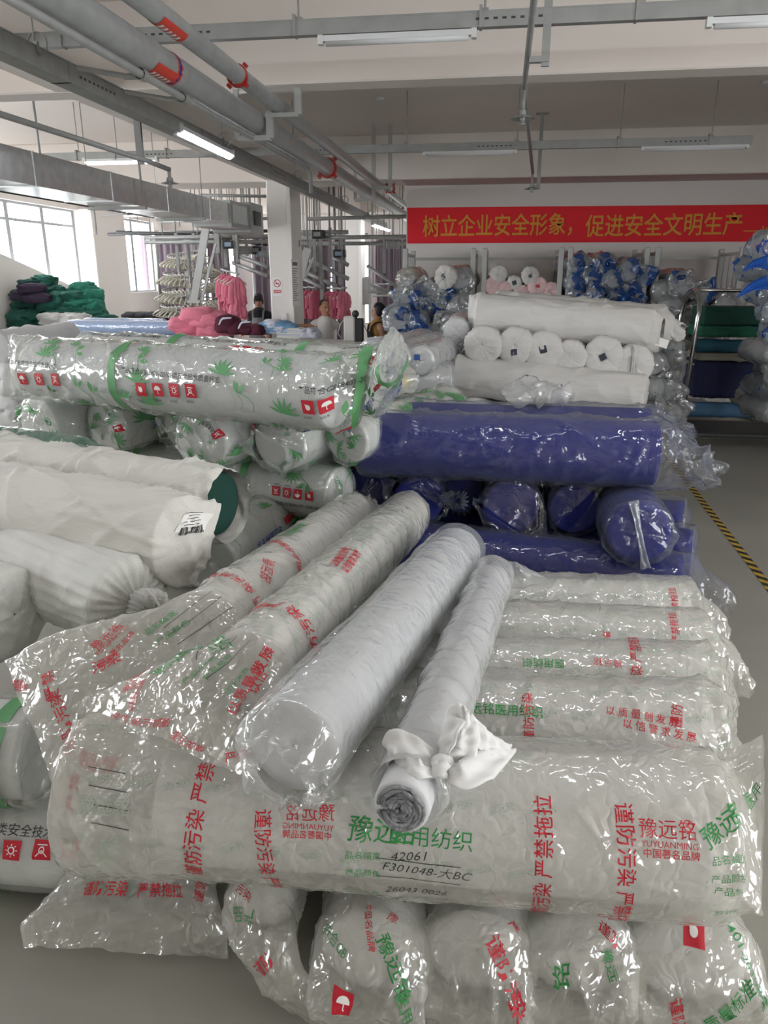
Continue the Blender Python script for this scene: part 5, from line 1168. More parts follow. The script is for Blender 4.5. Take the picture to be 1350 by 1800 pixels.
L3 = [(1020, 468, 21, 'c', 'blue-topped clear bag at the top left of the third rack'), (1066, 466, 20, 'n', 'blue-topped clear bag at the top middle of the third rack'), (1106, 476, 20, 'c', 'blue-topped clear bag at the top right of the third rack'), (1043, 486, 18, 'c', 'clear bag between blue tops on the third rack'), (1014, 496, 18, 'c', 'clear bag at the left post of the third rack'), (1078, 492, 18, 'c', 'clear bag right of the middle of the third rack'), (1112, 502, 19, 'c', 'clear bag at the right of the third rack'), (1131, 490, 14, 'b', 'bright blue bag against the right post of the third rack'), (1050, 512, 18, 'c', 'clear bag low in the middle of the third rack'), (1086, 517, 18, 'c', 'blue bag low right of the middle on the third rack'), (1013, 516, 15, 'n', 'dark blue bag at the lower left of the third rack'), (1032, 540, 20, 'c', 'bag hidden low at the left of the third rack'), (1075, 545, 20, 'c', 'bag hidden low in the middle of the third rack'), (1115, 540, 20, 'c', 'bag hidden low at the right of the third rack')]
for i, (x, y, r, k, lb) in enumerate(L3): bag(x, y, r, 11.0-(i % 3)*.03, k, lb, 370+i, 'bags on the third rack')
for j in range(6):
    q = P(1018+j*23, 570, Y=11.1); q[2] = .92+.125; wroll(q, q+V(0, .8, 0), .125, FLAT(), FLAT(), 'wrapped roll end at the bottom of the third rack', 400+j, wrapg, None, .04, 28, .008, 0, 'roll ends at the bottom of the third rack')
L4 = [(1167, 515, 21, 'g', 'grey clear bag at the left post of the right-hand rack'), (1200, 502, 24, 'g', 'big grey clear bag on the right-hand rack'), (1190, 489, 14, 'c', 'small bag with a blue streak on top of the grey bags'), (1238, 517, 16, 'c', 'bag with a blue stripe at the right of the right-hand rack'), (1215, 525, 18, 'k', 'dark bag low on the right-hand rack'), (1180, 540, 22, 'g', 'grey bag low at the left of the right-hand rack'), (1225, 550, 22, 'k', 'charcoal bag low in the right-hand rack'), (1275, 540, 20, 'g', 'grey bag at the far end of the right-hand rack'), (1190, 572, 20, 'k', 'lowest dark bag at the left of the right-hand rack'), (1250, 578, 22, 'k', 'lowest dark bag at the right of the right-hand rack')]
for i, (x, y, r, k, lb) in enumerate(L4): bag(x, y, r, 10.95-(i % 2)*.05, k, lb, 410+i, 'bags on the right-hand rack')
# grey bags stacked between the white stack and the trolley
L5 = [(1150, 600, 20, 'g', 8.3), (1182, 610, 20, 'g', 8.5), (1150, 640, 22, 'g', 8.2), (1182, 648, 22, 'k', 8.4), (1150, 682, 22, 'g', 8.2), (1180, 690, 22, 'g', 8.3), (1148, 722, 22, 'k', 8.2), (1182, 728, 20, 'g', 8.3)]
rows = ('top', 'upper', 'lower', 'bottom')
for i, (x, y, r, k, Y) in enumerate(L5): bag(x, y, r, Y, k, 'grey bagged roll in the column by the trolley, %s %s' % (rows[i//2], 'on the stack side' if i % 2 == 0 else 'on the trolley side'), 430+i, 'grey bagged rolls by the trolley', floor=.0)
# bags piled at the right edge
L6 = [(1343, 432, 24, 'c', 'blue and white bag topmost of the pile at the right edge'), (1342, 472, 20, 'n', 'bag with a vivid blue flap, second down at the right edge'), (1345, 512, 22, 'n', 'bag with a long blue flap pointing at the trolley'), (1338, 548, 20, 'c', 'clear bag with a pale corner, fourth down at the right edge'), (1344, 588, 22, 'c', 'clear bag, fifth down at the right edge'), (1338, 622, 19, 'g', 'grey rolled bag end, sixth down at the right edge'), (1345, 652, 20, 'w', 'white bag with a blue ring, seventh down at the right edge'), (1345, 690, 20, 'n', 'deep blue bag, eighth down at the right edge'), (1340, 724, 20, 'g', 'grey bag at the foot of the pile at the right edge')]
for i, (x, y, r, k, lb) in enumerate(L6): bag(x+24, y, r, 8.0, k, lb, 450+i, 'bags piled at the right edge', ln=.6, end=FLAT(fl=.02) if i == 0 else None, prt=(lambda L: (L.ink_at(ring2d(.055, .014), 1350, 438, BLU, 0, .006), L.ink_at(text2d('C', .07, .01), 1350, 438, BLU, 0, .008))) if i == 0 else None)
for i, (x, y, x2, y2) in enumerate(((1306, 476, 1350, 462), (1296, 522, 1350, 496))):
    a, b = P(x, y, Y=7.75), P(x2, y2, Y=7.85); ribbon([a, (a*.5+b*.5)+V(0, -.02, .03), b], [.015, .09, .14], mat('blue_plastic', (30, 92, 186), .3), 'bag_flap', [o for o in COL.objects if o.get('label') == L6[1+i][4]][0], [(0, -1, .3)]*3, .006, .015)
# the shelf that pile stands on
a = P(1310, 738, Z=.18); t = thing('storage_rack', (a[0]+.6, 8.0, 0), 'low grey rack at the right edge carrying the pile of bags', 'rack')
c0 = P(1345, 742, Z=.09); x0 = c0[0]; y0 = c0[1]
MB().box((x0, y0, .04), (x0+1.6, y0+1.2, .09)).build('shelf', zinc_d, t)
for x, y in ((x0+.05, y0+.05), (x0+1.55, y0+.05), (x0+.05, y0+1.15), (x0+1.55, y0+1.15)): MB().bbox((x-.03, y-.03, 0), (x+.03, y+.03, .045), .006).build('foot', steel_p, t)
MB().bbox((x0+1.5, y0+1.1, .09), (x0+1.57, y0+1.17, 2.4), .006).build('post', steel_p, t)
# clear printed bag hanging on the trolley load
q = P(1300, 650, Y=8.6); bag(1303, 689, 20, 9.2, 'e', 'see-through bag with a curling string, beside the navy cloth on the trolley', 470, None, ln=.35)
# ------------------------------------------------------------------ trolley with a chrome hoop
chrome = mat('chrome_tube', (206, 206, 204), .16, 1.0)
yt = 9.1; t = thing('cloth_trolley', (P(1250, 742, Z=.1)[0], 9.5, 0), 'low trolley with a tall chrome hoop at its end, loaded with cloth', 'trolley')
f0, f1 = P(1197, 738, Y=9.0), P(1230, 545, Y=9.0); xh = f0[0]; zt = 1.76
xt = f1[0]
hp = [V(xh, 9.0, .14), V(xt-.01, 9.0, zt-.3)]+[V(xt+.0, 9.4-.4*math.cos(q), zt-.28+.28*math.sin(q)) for q in np.linspace(0.15, math.pi-.15, 9)]+[V(xt-.01, 9.8, zt-.3), V(xh, 9.8, .14)]
MB().tube(hp, .026, 14).build('hoop', chrome, t, True)
MB().tube([V(xt, 9.4, zt), V(xt+.9, 9.4, zt-.01), V(xt+1.5, 9.4, zt-.01)], .022, 12).build('top_rail', chrome, t, True)
MB().tube([V(xh+.06, 9.0, .95), V(xh+.06, 9.8, .95)], .016, 10).build('cross_bar', chrome, t, True)
MB().bbox((xh-.05, 8.97, .12), (xh+1.6, 9.83, .17), .01).build('deck', dark, t)
MB().tube([V(xt+1.5, 9.4, zt-.01), V(xt+1.5, 9.4, .17)], .022, 12).build('end_post', chrome, t, True)
for x in (xh+.05, xh+1.5):
    for y in (9.03, 9.77): MB().lathe((x-.015, y, .055), (1, 0, 0), [(0, .0), (0, .05), (.008, .055), (.024, .055), (.032, .05), (.032, 0)], 18).obox((x, y, .06), (x, y, .13), .03, .03).build('caster', dark, t)
def tload(x0, x1, y0, y1, m, lb, seed, Y=9.15, depth=.55, rnd=False, film_=False):
    a, b = P(x0, (y0+y1)/2, Y=Y), P(x1, (y0+y1)/2, Y=Y); h = abs(P(x0, y0, Y=Y)[2]-P(x0, y1, Y=Y)[2])/2; b[2] = a[2]
    if rnd: wroll(a+V(0, h, 0), b+V(0, h, 0), h, FLAT(), FLAT(), lb, seed, m, None, .025, 36, .004)
    else:
        root = thing('folded_cloth', (a+b)/2-Z3*h, lb, 'cloth')
        L = Loft([(a+(b-a)*f+V(0, depth/2, 0), V(0, -depth/2*s, 0), V(0, 0, h*s), .006, .0) for f, s in ((0, .02), (.001, .8), (.02, 1), (.3, 1), (.6, .98), (.98, 1), (.999, .8), (1, .02))], .03, 32, .12, seed)
        # square the section a little: folded cloth, not a roll
        c = L.C[:, None]; o = L.G-c; yy = o[..., 1]/(depth/2); zz = o[..., 2]/h; k = np.maximum(np.maximum(np.abs(yy), np.abs(zz)), 1e-3)/np.maximum(np.hypot(yy, zz), 1e-3); L.G = c+o/np.maximum(.72, k)[..., None]*.98
        L.mesh('cloth', m, root)
xe = 1400
tload(1236, xe, 540, 572, c_green, 'dark green cloth stacked on top of the trolley load', 481)
tload(1230, xe, 573, 592, mat('mid_green_cloth', (30, 92, 70), .85, bump=.3, bscale=40), 'brighter green cloth second from the top on the trolley', 482)
tload(1227, 1330, 597, 620, mat('teal_blue_cloth', (44, 92, 112), .85, bump=.3, bscale=40), 'teal cloth roll on the trolley', 483, rnd=True)
tload(1228, xe, 621, 634, mat('pale_wrapped_cloth', (150, 146, 136), .8), 'thin pale wrapped layer on the trolley, above the navy cloth', 484)
tload(1220, xe, 636, 700, c_navy, 'thick dark navy cloth block on the trolley', 485)
tload(1210, 1330, 708, 734, mat('steel_blue_cloth', (84, 124, 160), .8, bump=.3, bscale=40), 'steel blue roll lying on the trolley deck', 486, rnd=True)

# wrapped rolls standing end-on at the left edge behind the floral stack
xq = P(-2, 650, Y=6.2)[0]
for k, z in enumerate((.15, .44, .73, 1.02, 1.29)): wroll(V(xq+.03*(k % 2), 6.2, z), V(xq, 7.4, z), .15, FLAT(fl=.01), FLAT(), 'white roll end at the left edge behind the floral stack, %s' % ('lowest', 'second from the floor', 'middle', 'second from the top', 'topmost')[k], 480+k, wrapg, None, .03, 36, .014)
# ------------------------------------------------------------------ cutting tables and the cloth on them
t = thing('work_table', (-5.0, 11.0, 0), 'long white-topped work table under the cloth heaps', 'table')
wt = mat('table_top_white', (226, 224, 220), .4)
def table(t, x0, x1, y0, y1, z):
    MB().bbox((x0, y0, z-.05), (x1, y1, z), .01).build('tabletop', wt, t)
    MB().box((x0+.05, y0+.05, z-.2), (x1-.05, y1-.05, z-.051)).build('apron', dark, t)
    for x in np.linspace(x0+.1, x1-.1, 4):
        for y in (y0+.1, y1-.1): MB().bbox((x-.03, y-.03, 0), (x+.03, y+.03, z-.2), .005).build('leg', steel_p, t)
table(t, -7.6, -1.7, 10.5, 11.35, 1.0)
t = thing('work_table', (-7.2, 13.2, 0), 'white-topped table at the left carrying the green heap', 'table')
table(t, -8.5, -6.3, 11.7, 13.4, 1.02)
# cloth lumps: crumpled, folded bundles
def lump(name, c, rad, m, lb, cat, seed, group=None, amp=.28, wl=.5, n=40, k=24, rot=0., flat=True, root=None, pname=None):
    th = np.arange(n)*2*np.pi/n; ph = np.linspace(.02, np.pi-.02, k); d = np.stack([np.sin(ph)[:, None]*np.cos(th), np.sin(ph)[:, None]*np.sin(th), -np.cos(ph)[:, None]*np.ones(n)], -1)
    q = np.sign(d)*np.abs(d)**.75; q = q/np.abs(q).max()
    r = 1+amp*(.55*ridged(d/wl+seed*3.1, 3)+.6*fbm(d*1.3+seed, 2)); p = q*r[..., None]*np.array(rad)
    cr, sr = math.cos(rot), math.sin(rot); p = np.stack([p[..., 0]*cr-p[..., 1]*sr, p[..., 0]*sr+p[..., 1]*cr, p[..., 2]], -1)
    if flat: p[..., 2] = np.maximum(p[..., 2], -rad[2]*.8)
    v = (np.array(c)+p).reshape(-1, 3); f = [(i*n+j, i*n+(j+1) % n, (i+1)*n+(j+1) % n, (i+1)*n+j) for i in range(k-1) for j in range(n)]+[tuple(range(n))[::-1], tuple((k-1)*n+j for j in range(n))]
    o = make(pname or name, v, f, m, root, loc=None if root is not None else np.array(c)-Z3*rad[2]*.8)
    if root is None: props(o, lb, cat, group)
    return o
gr1 = mat('surgical_green_cloth', (30, 92, 80), .85, bump=.4, bscale=22); gr2 = mat('deep_green_cloth', (22, 72, 68), .85, bump=.4, bscale=22); gr3 = mat('bright_green_cloth', (40, 122, 102), .85, bump=.4, bscale=22)
rr = random.Random(9); Yg = 12.45
mound = []
for row, (y, xs) in enumerate(((566, range(14, 185, 21)), (552, range(22, 180, 21)), (538, (30, 52, 74, 96, 118, 140, 162)), (524, (44, 66, 88, 110, 134, 156)), (511, (56, 78, 100, 146)), (498, (62, 76)))):
    for x in xs: mound.append((x+rr.uniform(-5, 5), y+rr.uniform(-3, 3), row))
for i, (x, y, row) in enumerate(mound):
    c = P(x, y, Y=Yg+row*.06+rr.uniform(-.1, .1)); c[0] = max(c[0], -8.32); m = gr3 if (x > 138 and y < 545) else rr.choice((gr1, gr2, gr1))
    lump('folded_garment', c, (rr.uniform(.17, .22), .2, rr.uniform(.085, .12)), m, 'bundle of surgical green garments in the heap by the windows' if m is not gr3 else 'bright green garment bundle at the right of the green heap', 'garment', 500+i, 'green garments heaped by the windows' if m is not gr3 else 'bright green garments at the right of the heap', .5, .30, 40, 26, rr.uniform(-.4, .4))
for i, (x, y) in enumerate(((38, 520), (52, 508), (62, 525))): lump('folded_garment', P(x+4, y, Y=12.2), (.2, .12, .09), mat('dark_purple_cloth', (54, 44, 66), .85), 'dark purple cloth thrown over the green heap', 'garment', 560+i, 'dark purple cloths on the green heap', .35, .4, 30, 18, .8)
for i, x in enumerate((95, 120, 140)): lump('crumpled_film', P(x, 562, Y=12.0), (.22, .14, .1), fm_cloudy, 'crumpled clear film in front of the green heap', 'plastic film', 565+i, 'clear films before the green heap', .4, .3, 30, 18)
for i, x in enumerate((232, 250, 270, 286)): lump('folded_garment', P(x, 557, Y=14), (.18, .15, .09), c_dk, 'charcoal cloth bundle below the far window', 'garment', 570+i, 'charcoal cloths below the far window', .3, .4, 26, 16)
# light blue rolls on the table
a, b = P(128, 574, Y=10.9), P(334, 578, Y=10.9); b[2] = a[2]
wrapped_roll('fabric_roll', 'light blue cloth roll with clear film at its left end, on the work table', 'fabric roll', a, b, .1, TUFT(), FLAT(), c_lblue, fm_clear, None, None, 580, .03, 36, .006)
wrapped_roll('fabric_roll', 'second light blue cloth roll lying behind the other on the work table', 'fabric roll', a+V(.1, .22, .02), b+V(-.5, .22, .02), .1, FLAT(), FLAT(), c_lblue, fm_clear, None, None, 581, .03, 36, .006)
for i in range(2): wroll(a+V(-.1, .05+.2*i, -.17), b+V(.1, .05+.2*i, -.17), .07, FLAT(), FLAT(), 'thin roll under the light blue cloth rolls, %s' % ('front one' if i == 0 else 'rear one'), 582+i, c_lblue, None, .05, 24, .004)
pk = mat('pink_cloth', (222, 128, 150), .85, bump=.35, bscale=24); pk2 = mat('rose_pink_cloth', (206, 108, 132), .85, bump=.35, bscale=24)
mr = mat('maroon_cloth', (84, 28, 50), .85, bump=.35, bscale=24); wl2 = mat('sky_blue_cloth', (128, 176, 222), .85, bump=.3, bscale=24); wl3 = mat('pale_lilac_cloth', (206, 210, 226), .85, bump=.3, bscale=24)
for i, (x, y, rx_, rz, m) in enumerate(((325, 570, .2, .12, pk), (350, 556, .26, .13, pk), (378, 562, .22, .12, pk), (340, 578, .25, .12, pk2), (372, 580, .24, .12, pk), (400, 578, .18, .1, pk2), (358, 568, .25, .1, pk))):
    c = P(x, y, Y=10.85); lump('folded_garment', c, (rx_, .24, rz), m, 'pink garment bundle heaped on the work table', 'garment', 590+i, 'pink garments heaped on the table', .25, .45, 36, 22)
for i, (x, y, rx_, rz) in enumerate(((402, 572, .17, .13), (418, 577, .15, .1), (438, 580, .13, .08), (455, 580, .13, .08))): lump('folded_garment', P(x, y, Y=10.7), (rx_, .18, rz), mr, 'maroon garment bundle with white edging on the work table', 'garment', 600+i, 'maroon garments on the table', .25, .45, 32, 20)
for i, (x, y) in enumerate(((396, 566), (430, 573))): 
    c = P(x, y, Y=10.48); ribbon([c+V(-.1, 0, -.04), c+V(-.02, -.03, .05), c+V(.1, -.02, .06)], [.02, .03, .02], wl3, 'edging', [o for o in COL.objects if o.get('group') == 'maroon garments on the table'][i], [(0, -1, .4)]*3)
for i, (x, y, m) in enumerate(((478, 575, wl2), (492, 574, wl2), (505, 578, wl2), (470, 578, wl2), (492, 578, wl3), (482, 572, wl3))): lump('folded_garment', P(x, y, Y=10.8), (.15, .17, .08), m, 'sky blue garment bundle on the table before the square column' if m is wl2 else 'pale lilac garment among the sky blue ones', 'garment', 610+i, 'sky blue garments on the table' if m is wl2 else 'pale lilac garments among the blue ones', .3, .4, 30, 18)
for i in range(5):
    c = P(512, 592-i*3.6, Y=10.75); mb = MB(); mb.bbox(c+V(-.19+.01*(i % 2), -.13, -.018), c+V(.17, .13, .016), .012); props(mb.build('folded_cloth', wl3 if i % 2 else wt), 'flat folded white cloth in the small stack under his hand', 'cloth', 'flat folded cloths in a stack')
for i in range(5): lump('folded_garment', P(528+i*6, 588-(i % 2)*4, Y=10.75), (.1, .12, .06), wl3, 'pale lilac garment beside the flat folded stack', 'garment', 620+i, 'pale lilac garments beside the stack', .3, .4, 26, 16)
# white machine with a black fan at the second column
c = P(616, 578, Y=11.0); t = thing('desk_scanner', (c[0], 11.0, 1.0), 'white upright device with a black fan knob on the table near the woman', 'machine')
MB().bbox((c[0]-.09, 10.92, 1.0), (c[0]+.08, 11.08, 1.36), .02).build('case', wt, t); MB().bbox((c[0]+.08, 10.95, 1.0), (c[0]+.19, 11.07, 1.33), .01).build('dark_panel', dark, t)
MB().lathe((c[0]+.09, 10.94, 1.395), (0, -1, 0), [(-.04, .02), (0, .052), (.015, .052), (.02, .0)], 18).tube([(c[0]+.09, 10.98, 1.32), (c[0]+.09, 10.98, 1.4)], .016, 8).build('fan_knob', dark, t, True)
MB().tube([(c[0]-.1, 10.92, 1.02), (c[0]-.17, 10.9, 1.12), (c[0]-.13, 10.92, 1.25), (c[0]-.09, 10.94, 1.3)], .006, 6).build('cable', wt, t, True)
MB().tube([(c[0]+.2, 10.92, 1.25), (c[0]+.27, 10.9, 1.15), (c[0]+.33, 10.92, 1.02), (c[0]+.24, 10.9, 1.03)], .005, 6).build('wire', dark, t, True)
# signs on the columns
def sign_quad(name, p, w, h, u, m, lb, cat, root=None):
    u = np.array(u, float); nn = np.cross(u, Z3); mb = MB(); mb.obox(p-u*w/2, p+u*w/2, .004, h); 
    o = mb.build(name, m, root)
    if root is None: props(o, lb, cat)
    return o
sg = mat('sign_white', (240, 240, 240), .4); sr = mat('sign_red', (200, 40, 50), .4); skk = mat('sign_black', (60, 62, 66), .5)
c = P(487.5, 504, Y=11.495)
o = sign_quad('no_smoking_sign', c, .15, .27, (1, 0, 0), sg, 'small white no smoking sign with a red strip on the square column', 'sign')
pl = MB()
def on_face(sh, c, dy, m, nm, root):
    v, f = sh; return make(nm, [c+V(x, dy, y) for x, y in v], f, m, root, smooth=False)
on_face(ring2d(.052, .011), c+V(0, 0, .05), -.004, sr, 'ban_ring', o); on_face(place2d(stroke2d([(-.05, 0), (.05, 0)], .01), 0, 0, -45), c+V(0, 0, .05), -.005, sr, 'ban_bar', o); on_face(stroke2d([(-.03, 0), (.03, 0)], .012), c+V(0, 0, .045), -.0035, skk, 'cigarette', o)
on_face(rect2d(.12, .045), c+V(0, 0, -.07), -.004, sr, 'red_strip', o); on_face(text2d('请勿吸烟', .026, .008), c+V(0, 0, -.07), -.006, sg, 'lettering', o)
c = P(519, 497, X=-3.084); hN = .62
o = MB().box((-3.084, c[1]-.2, c[2]-.34), (-3.079, c[1]+.2, c[2]+.34)).build('notice_sheet', sg); props(o, 'tall notice sheet with small print on the column side', 'notice')
mb = MB()
for k in range(15): mb.box((-3.079, c[1]-.16, c[2]+.2-k*.033), (-3.078, c[1]+.16-(k*37 % 7)*.02, c[2]+.209-k*.033))
mb.box((-3.079, c[1]-.14, c[2]+.25), (-3.078, c[1]+.14, c[2]+.3)); mb.build('print_lines', skk, o)
c = P(646, 512, Y=17.44); o = MB().bbox((-3.08, 17.5, c[2]-.3), (-2.92, 17.8, c[2]+.3), .01).build('electric_box', zinc_d); props(o, 'grey electric box on the side of the farther column', 'electric box')
for lb, q, Y in (('small white socket at the foot of the square column', (500, 556), 11.49), ('small grey camera box high on the square column', (522, 428), 11.9)):
    c = P(*q, Y=Y); o = MB().bbox(c-V(.05, .03, .05), c+V(.05, .01, .05), .01).build('wall_socket' if 'socket' in lb else 'camera_box', sg if 'socket' in lb else zinc_d); props(o, lb, 'socket' if 'socket' in lb else 'box')
# ------------------------------------------------------------------ curtains
cur = mat('mauve_grey_curtain', (92, 80, 90), .85, bump=.15, bscale=20)
def curtain(x0, x1, Y, z0, z1, lb, seed):
    n = int((x1-x0)/.03); mb = MB(); v = []; f = []
    t = thing('curtain', ((x0+x1)/2, Y, z0), lb, 'curtain')
    for s in (0, .02):
        for j in range(7):
            for i in range(n+1):
                x = x0+(x1-x0)*i/n; k = j/6; v.append((x+.02*math.sin(i*.9+j), Y+s+.045*math.sin(i*1.05+seed+.4*math.sin(i*.23))*(1-.25*k), z0+(z1-z0)*k))
    N = 7*(n+1)
    for s in (0, 1):
        for j in range(6):
            for i in range(n): q = s*N+j*(n+1)+i; g = (q, q+1, q+n+2, q+n+1); f.append(g if s == 0 else g[::-1])
    make('cloth', v, f, cur, t); MB().tube([(x0-.1, Y, z1+.03), (x1+.1, Y, z1+.03)], .02, 8).build('curtain_rail', zinc_d, t, True)
    for x in (x0, x1): MB().tube([(x, Y, z1+.03), (x, Y, ZS)], .01, 6).build('hanger_rod', zinc_d, t, True)
X_ = lambda x, Y: P(x, 450, Y=Y)[0]
curtain(X_(250, 19.3), X_(352, 19.3), 19.3, .3, 3.0, 'mauve grey curtain left of the spiral hanger rack', 1)
curtain(X_(365, 19.5), X_(404, 19.5), 19.5, .3, 2.9, 'narrow mauve grey curtain behind the pink shirts', 2)
curtain(X_(446, 19.4), X_(520, 19.4), 19.4, .3, 2.9, 'mauve grey curtain behind the girl and the square column', 3)
curtain(X_(528, 19.5), X_(580, 19.5), 19.5, .3, 2.9, 'mauve grey curtain between the two columns, left one', 4)
curtain(X_(590, 19.3), X_(640, 19.3), 19.3, .3, 2.9, 'mauve grey curtain between the two columns, right one', 5)
curtain(X_(662, 19.3), X_(716, 19.3), 19.3, .3, 2.8, 'mauve grey curtain right of the farther column', 6)
# ------------------------------------------------------------------ hanging conveyor: rails, droppers and a spiral of hangers
def railthing(lb, paths, r=.025, cat='conveyor rail', m=None, group=None):
    pts0 = np.vstack([np.array(p) for p in paths]); t = thing('conveyor_rail', pts0.mean(0), lb, cat, group)
    for p in paths:
        MB().tube(p, r, 8).build('rail', m or zinc, t, True)
        for k in (.15, .85): c = np.array(p[0])*(1-k)+np.array(p[-1])*k; MB().tube([c, V(c[0], c[1], ZS)], .007, 5).build('hanger_rod', zinc_d, t, True)
    return t
def dropper(x, y0, y1, Y, w=.05, lb='steel dropper post carrying the hanging rails', grp='steel dropper posts'):
    a, b = P(x, y0, Y=Y), P(x, y1, Y=Y); b = V(a[0], Y, b[2]); o = MB().obox(a, b, w, w, up=V(0, 1, 0)).build('dropper_post', zinc_d); props(o, lb, 'post', grp); MB().tube([a, V(a[0], Y, ZS)], .010, 6).build('hanger_rod', zinc_d, o, True)
q = lambda x, y, Y: P(x, y, Y=Y)
railthing('long pair of steel rails across the far bay, below the duct', [[q(255, 418, 13.5), q(470, 416, 13.5)], [q(255, 426, 13.5), q(470, 425, 13.5)]], .035)
railthing('pair of dark rails above the spiral rack', [[q(205, 408, 14), q(330, 412, 14), q(470, 430, 14)], [q(190, 412, 15), q(470, 406, 15)]], .03, m=dark)
railthing('rails between the two columns near the top', [[q(526, 418, 13.5), q(720, 416, 13.5)], [q(526, 428, 14.5), q(720, 428, 14.5)], [q(526, 408, 13.8), q(612, 408, 13.8)]], .035)
railthing('rail sloping down from the shirts to the square column', [[q(412, 447, 13.5), q(472, 470, 13.0)], [q(410, 462, 13.5), q(472, 486, 13.0)]], .04)
railthing('parallel rails sloping down between the columns, upper pair', [[q(540, 455, 14), q(612, 490, 13.6)], [q(583, 450, 14.5), q(612, 466, 14.4)]], .04)
railthing('parallel rails sloping down between the columns, lower pair', [[q(528, 475, 13.8), q(590, 502, 13.4)], [q(530, 488, 13.8), q(566, 505, 13.4)]], .04)
railthing('rails sloping down right of the farther column', [[q(646, 468, 14.5), q(700, 505, 14)], [q(650, 500, 15), q(690, 516, 15)], [q(646, 512, 15), q(712, 515, 15)]], .035)
railthing('thin horizontal rails low behind the woman', [[q(650, 500, 16), q(716, 500, 16)], [q(655, 520, 16), q(716, 520, 16)]], .02)
for x, y0, y1, Y in ((309, 410, 478, 13.6), (340, 410, 440, 13.6), (355, 410, 438, 13.6), (381, 405, 445, 13.4), (394, 412, 470, 13.6), (413, 400, 462, 13.4), (552, 405, 478, 13.5), (563, 412, 528, 13.5), (580, 400, 470, 13.5), (545, 420, 470, 14), (596, 425, 500, 15), (675, 420, 480, 14), (600, 405, 440, 14.5), (460, 425, 470, 14.4), (433, 425, 450, 14.2)): dropper(x, y0, y1, Y, .05 if x not in (413, 381) else .09)
# conveyor motors and small control boxes
for i, (x, y, Y) in enumerate(((404, 430, 13.4), (432, 440, 13.8), (452, 440, 14), (462, 446, 14), (560, 412, 13.4), (540, 447, 13.6), (597, 446, 14), (690, 430, 14))):
    c = q(x, y, Y); o = MB().bbox(c-V(.11, .08, .07), c+V(.11, .08, .07), .015).build('control_box', zinc_d if i % 2 else dark); props(o, 'small conveyor control box on the rails', 'box', 'conveyor control boxes'); MB().tube([c, V(c[0], Y, ZS)], .008, 6).build('hanger_rod', zinc_d, o, True)
    s_ = MB().box(c+V(-.07, -.083, -.035), c+V(.05, -.081, .035)).build('screen', mat('box_screen', (150, 176, 196), .3) if i % 3 == 0 else zinc_d, o)
# slanting flat channel in front of the spiral
a, b = q(363, 396, 12.9), q(341, 530, 12.9); t = thing('slant_channel', (a+b)/2, 'long flat steel channel slanting down across the spiral rack', 'conveyor rail'); MB().obox(a, b, .13, .05, up=V(0, 1, 0)).build('channel', steel_p, t); MB().obox(a+V(.14, 0, -.3), b+V(.15, 0, .02), .04, .04, up=V(0, 1, 0)).build('side_bar', zinc, t); MB().obox(b-V(.12, 0, 0), b+V(.12, 0, 0), .06, .05).build('foot', steel_p, t)
a, b = q(541, 436, 13.2), q(528, 490, 13.2); t = thing('slant_channel', (a+b)/2, 'short flat steel channel leaning by the square column', 'conveyor rail'); MB().tube([a, V(a[0], a[1], ZS)], .01, 6).build('hanger_rod', zinc_d, t, True); MB().obox(a, b, .13, .05, up=V(0, 1, 0)).build('channel', steel_p, t); MB().obox(a+V(.1, 0, -.15), b+V(.07, 0, 0), .04, .04).build('side_bar', zinc, t)
sp = P(333, 480, Y=14.2); t = thing('spiral_hanger_rack', (sp[0], 14.2, .9), 'spiral rail rack wound with rows of empty hangers', 'rack')
turns = [(2.32, .42), (1.98, .52), (1.62, .58), (1.30, .62)]
levels = [(438, 30), (470, 45), (498, 48), (530, 54), (548, 58)]
hp = []
for k in range(len(levels)-1):
    for j in range(40):
        f = j/40; z = P(333, levels[k][0]+(levels[k+1][0]-levels[k][0])*f, Y=14.2)[2]; r = (levels[k][1]+(levels[k+1][1]-levels[k][1])*f)*14.2*.953/1300; a = 2*math.pi*f+1.0; hp.append(V(sp[0]+r*math.cos(a), 14.2+r*math.sin(a), z))
MB().tube(hp, .016, 6).build('spiral_rail', zinc, t, True)
MB().tube([(sp[0], 14.2, .02), (sp[0], 14.2, 2.7)], .05, 12).build('centre_post', zinc_d, t, True)
for k in range(4):
    a = k*math.pi/2+.4; pr = MB(); pr.tube([V(sp[0]+.66*math.cos(a), 14.2+.66*math.sin(a), 0.02), V(sp[0]+.55*math.cos(a), 14.2+.55*math.sin(a), 2.5)], .022, 8); pr.build('upright', zinc_d, t, True)
hm = mat('pale_hanger_plastic', (206, 202, 190), .45)
mb = MB(); mb.tube([(0, 0, 0), (0.012, 0, .03), (0, 0, .05), (-.012, 0, .02), (0, 0, -.01), (0, 0, -.04)], .006, 5); mb.tube([(0, 0, -.04), (.07, 0, -.07), (.16, 0, -.12), (.165, 0, -.145), (.1, 0, -.15), (-.1, 0, -.15), (-.165, 0, -.145), (-.16, 0, -.12), (-.07, 0, -.07), (0, 0, -.04)], .014, 6)
h0 = None; n_h = 150
for k in range(n_h):
    p = hp[int(k*(len(hp)-2)/n_h)]; i = int(k*(len(hp)-2)/n_h); tg_ = hp[i+1]-hp[i]; rz = math.atan2(tg_[1], tg_[0])+math.pi/2+.05*math.sin(k*2.3)
    if h0 is None: h0 = mb.build('clothes_hanger', hm, None, True); o = h0; props(o, 'empty pale hanger on the spiral rack', 'hanger', 'empty hangers on the spiral rack')
    else: o = clone(h0)
    o.location = tuple(p-Z3*.02); o.rotation_euler = (0, 0, rz)
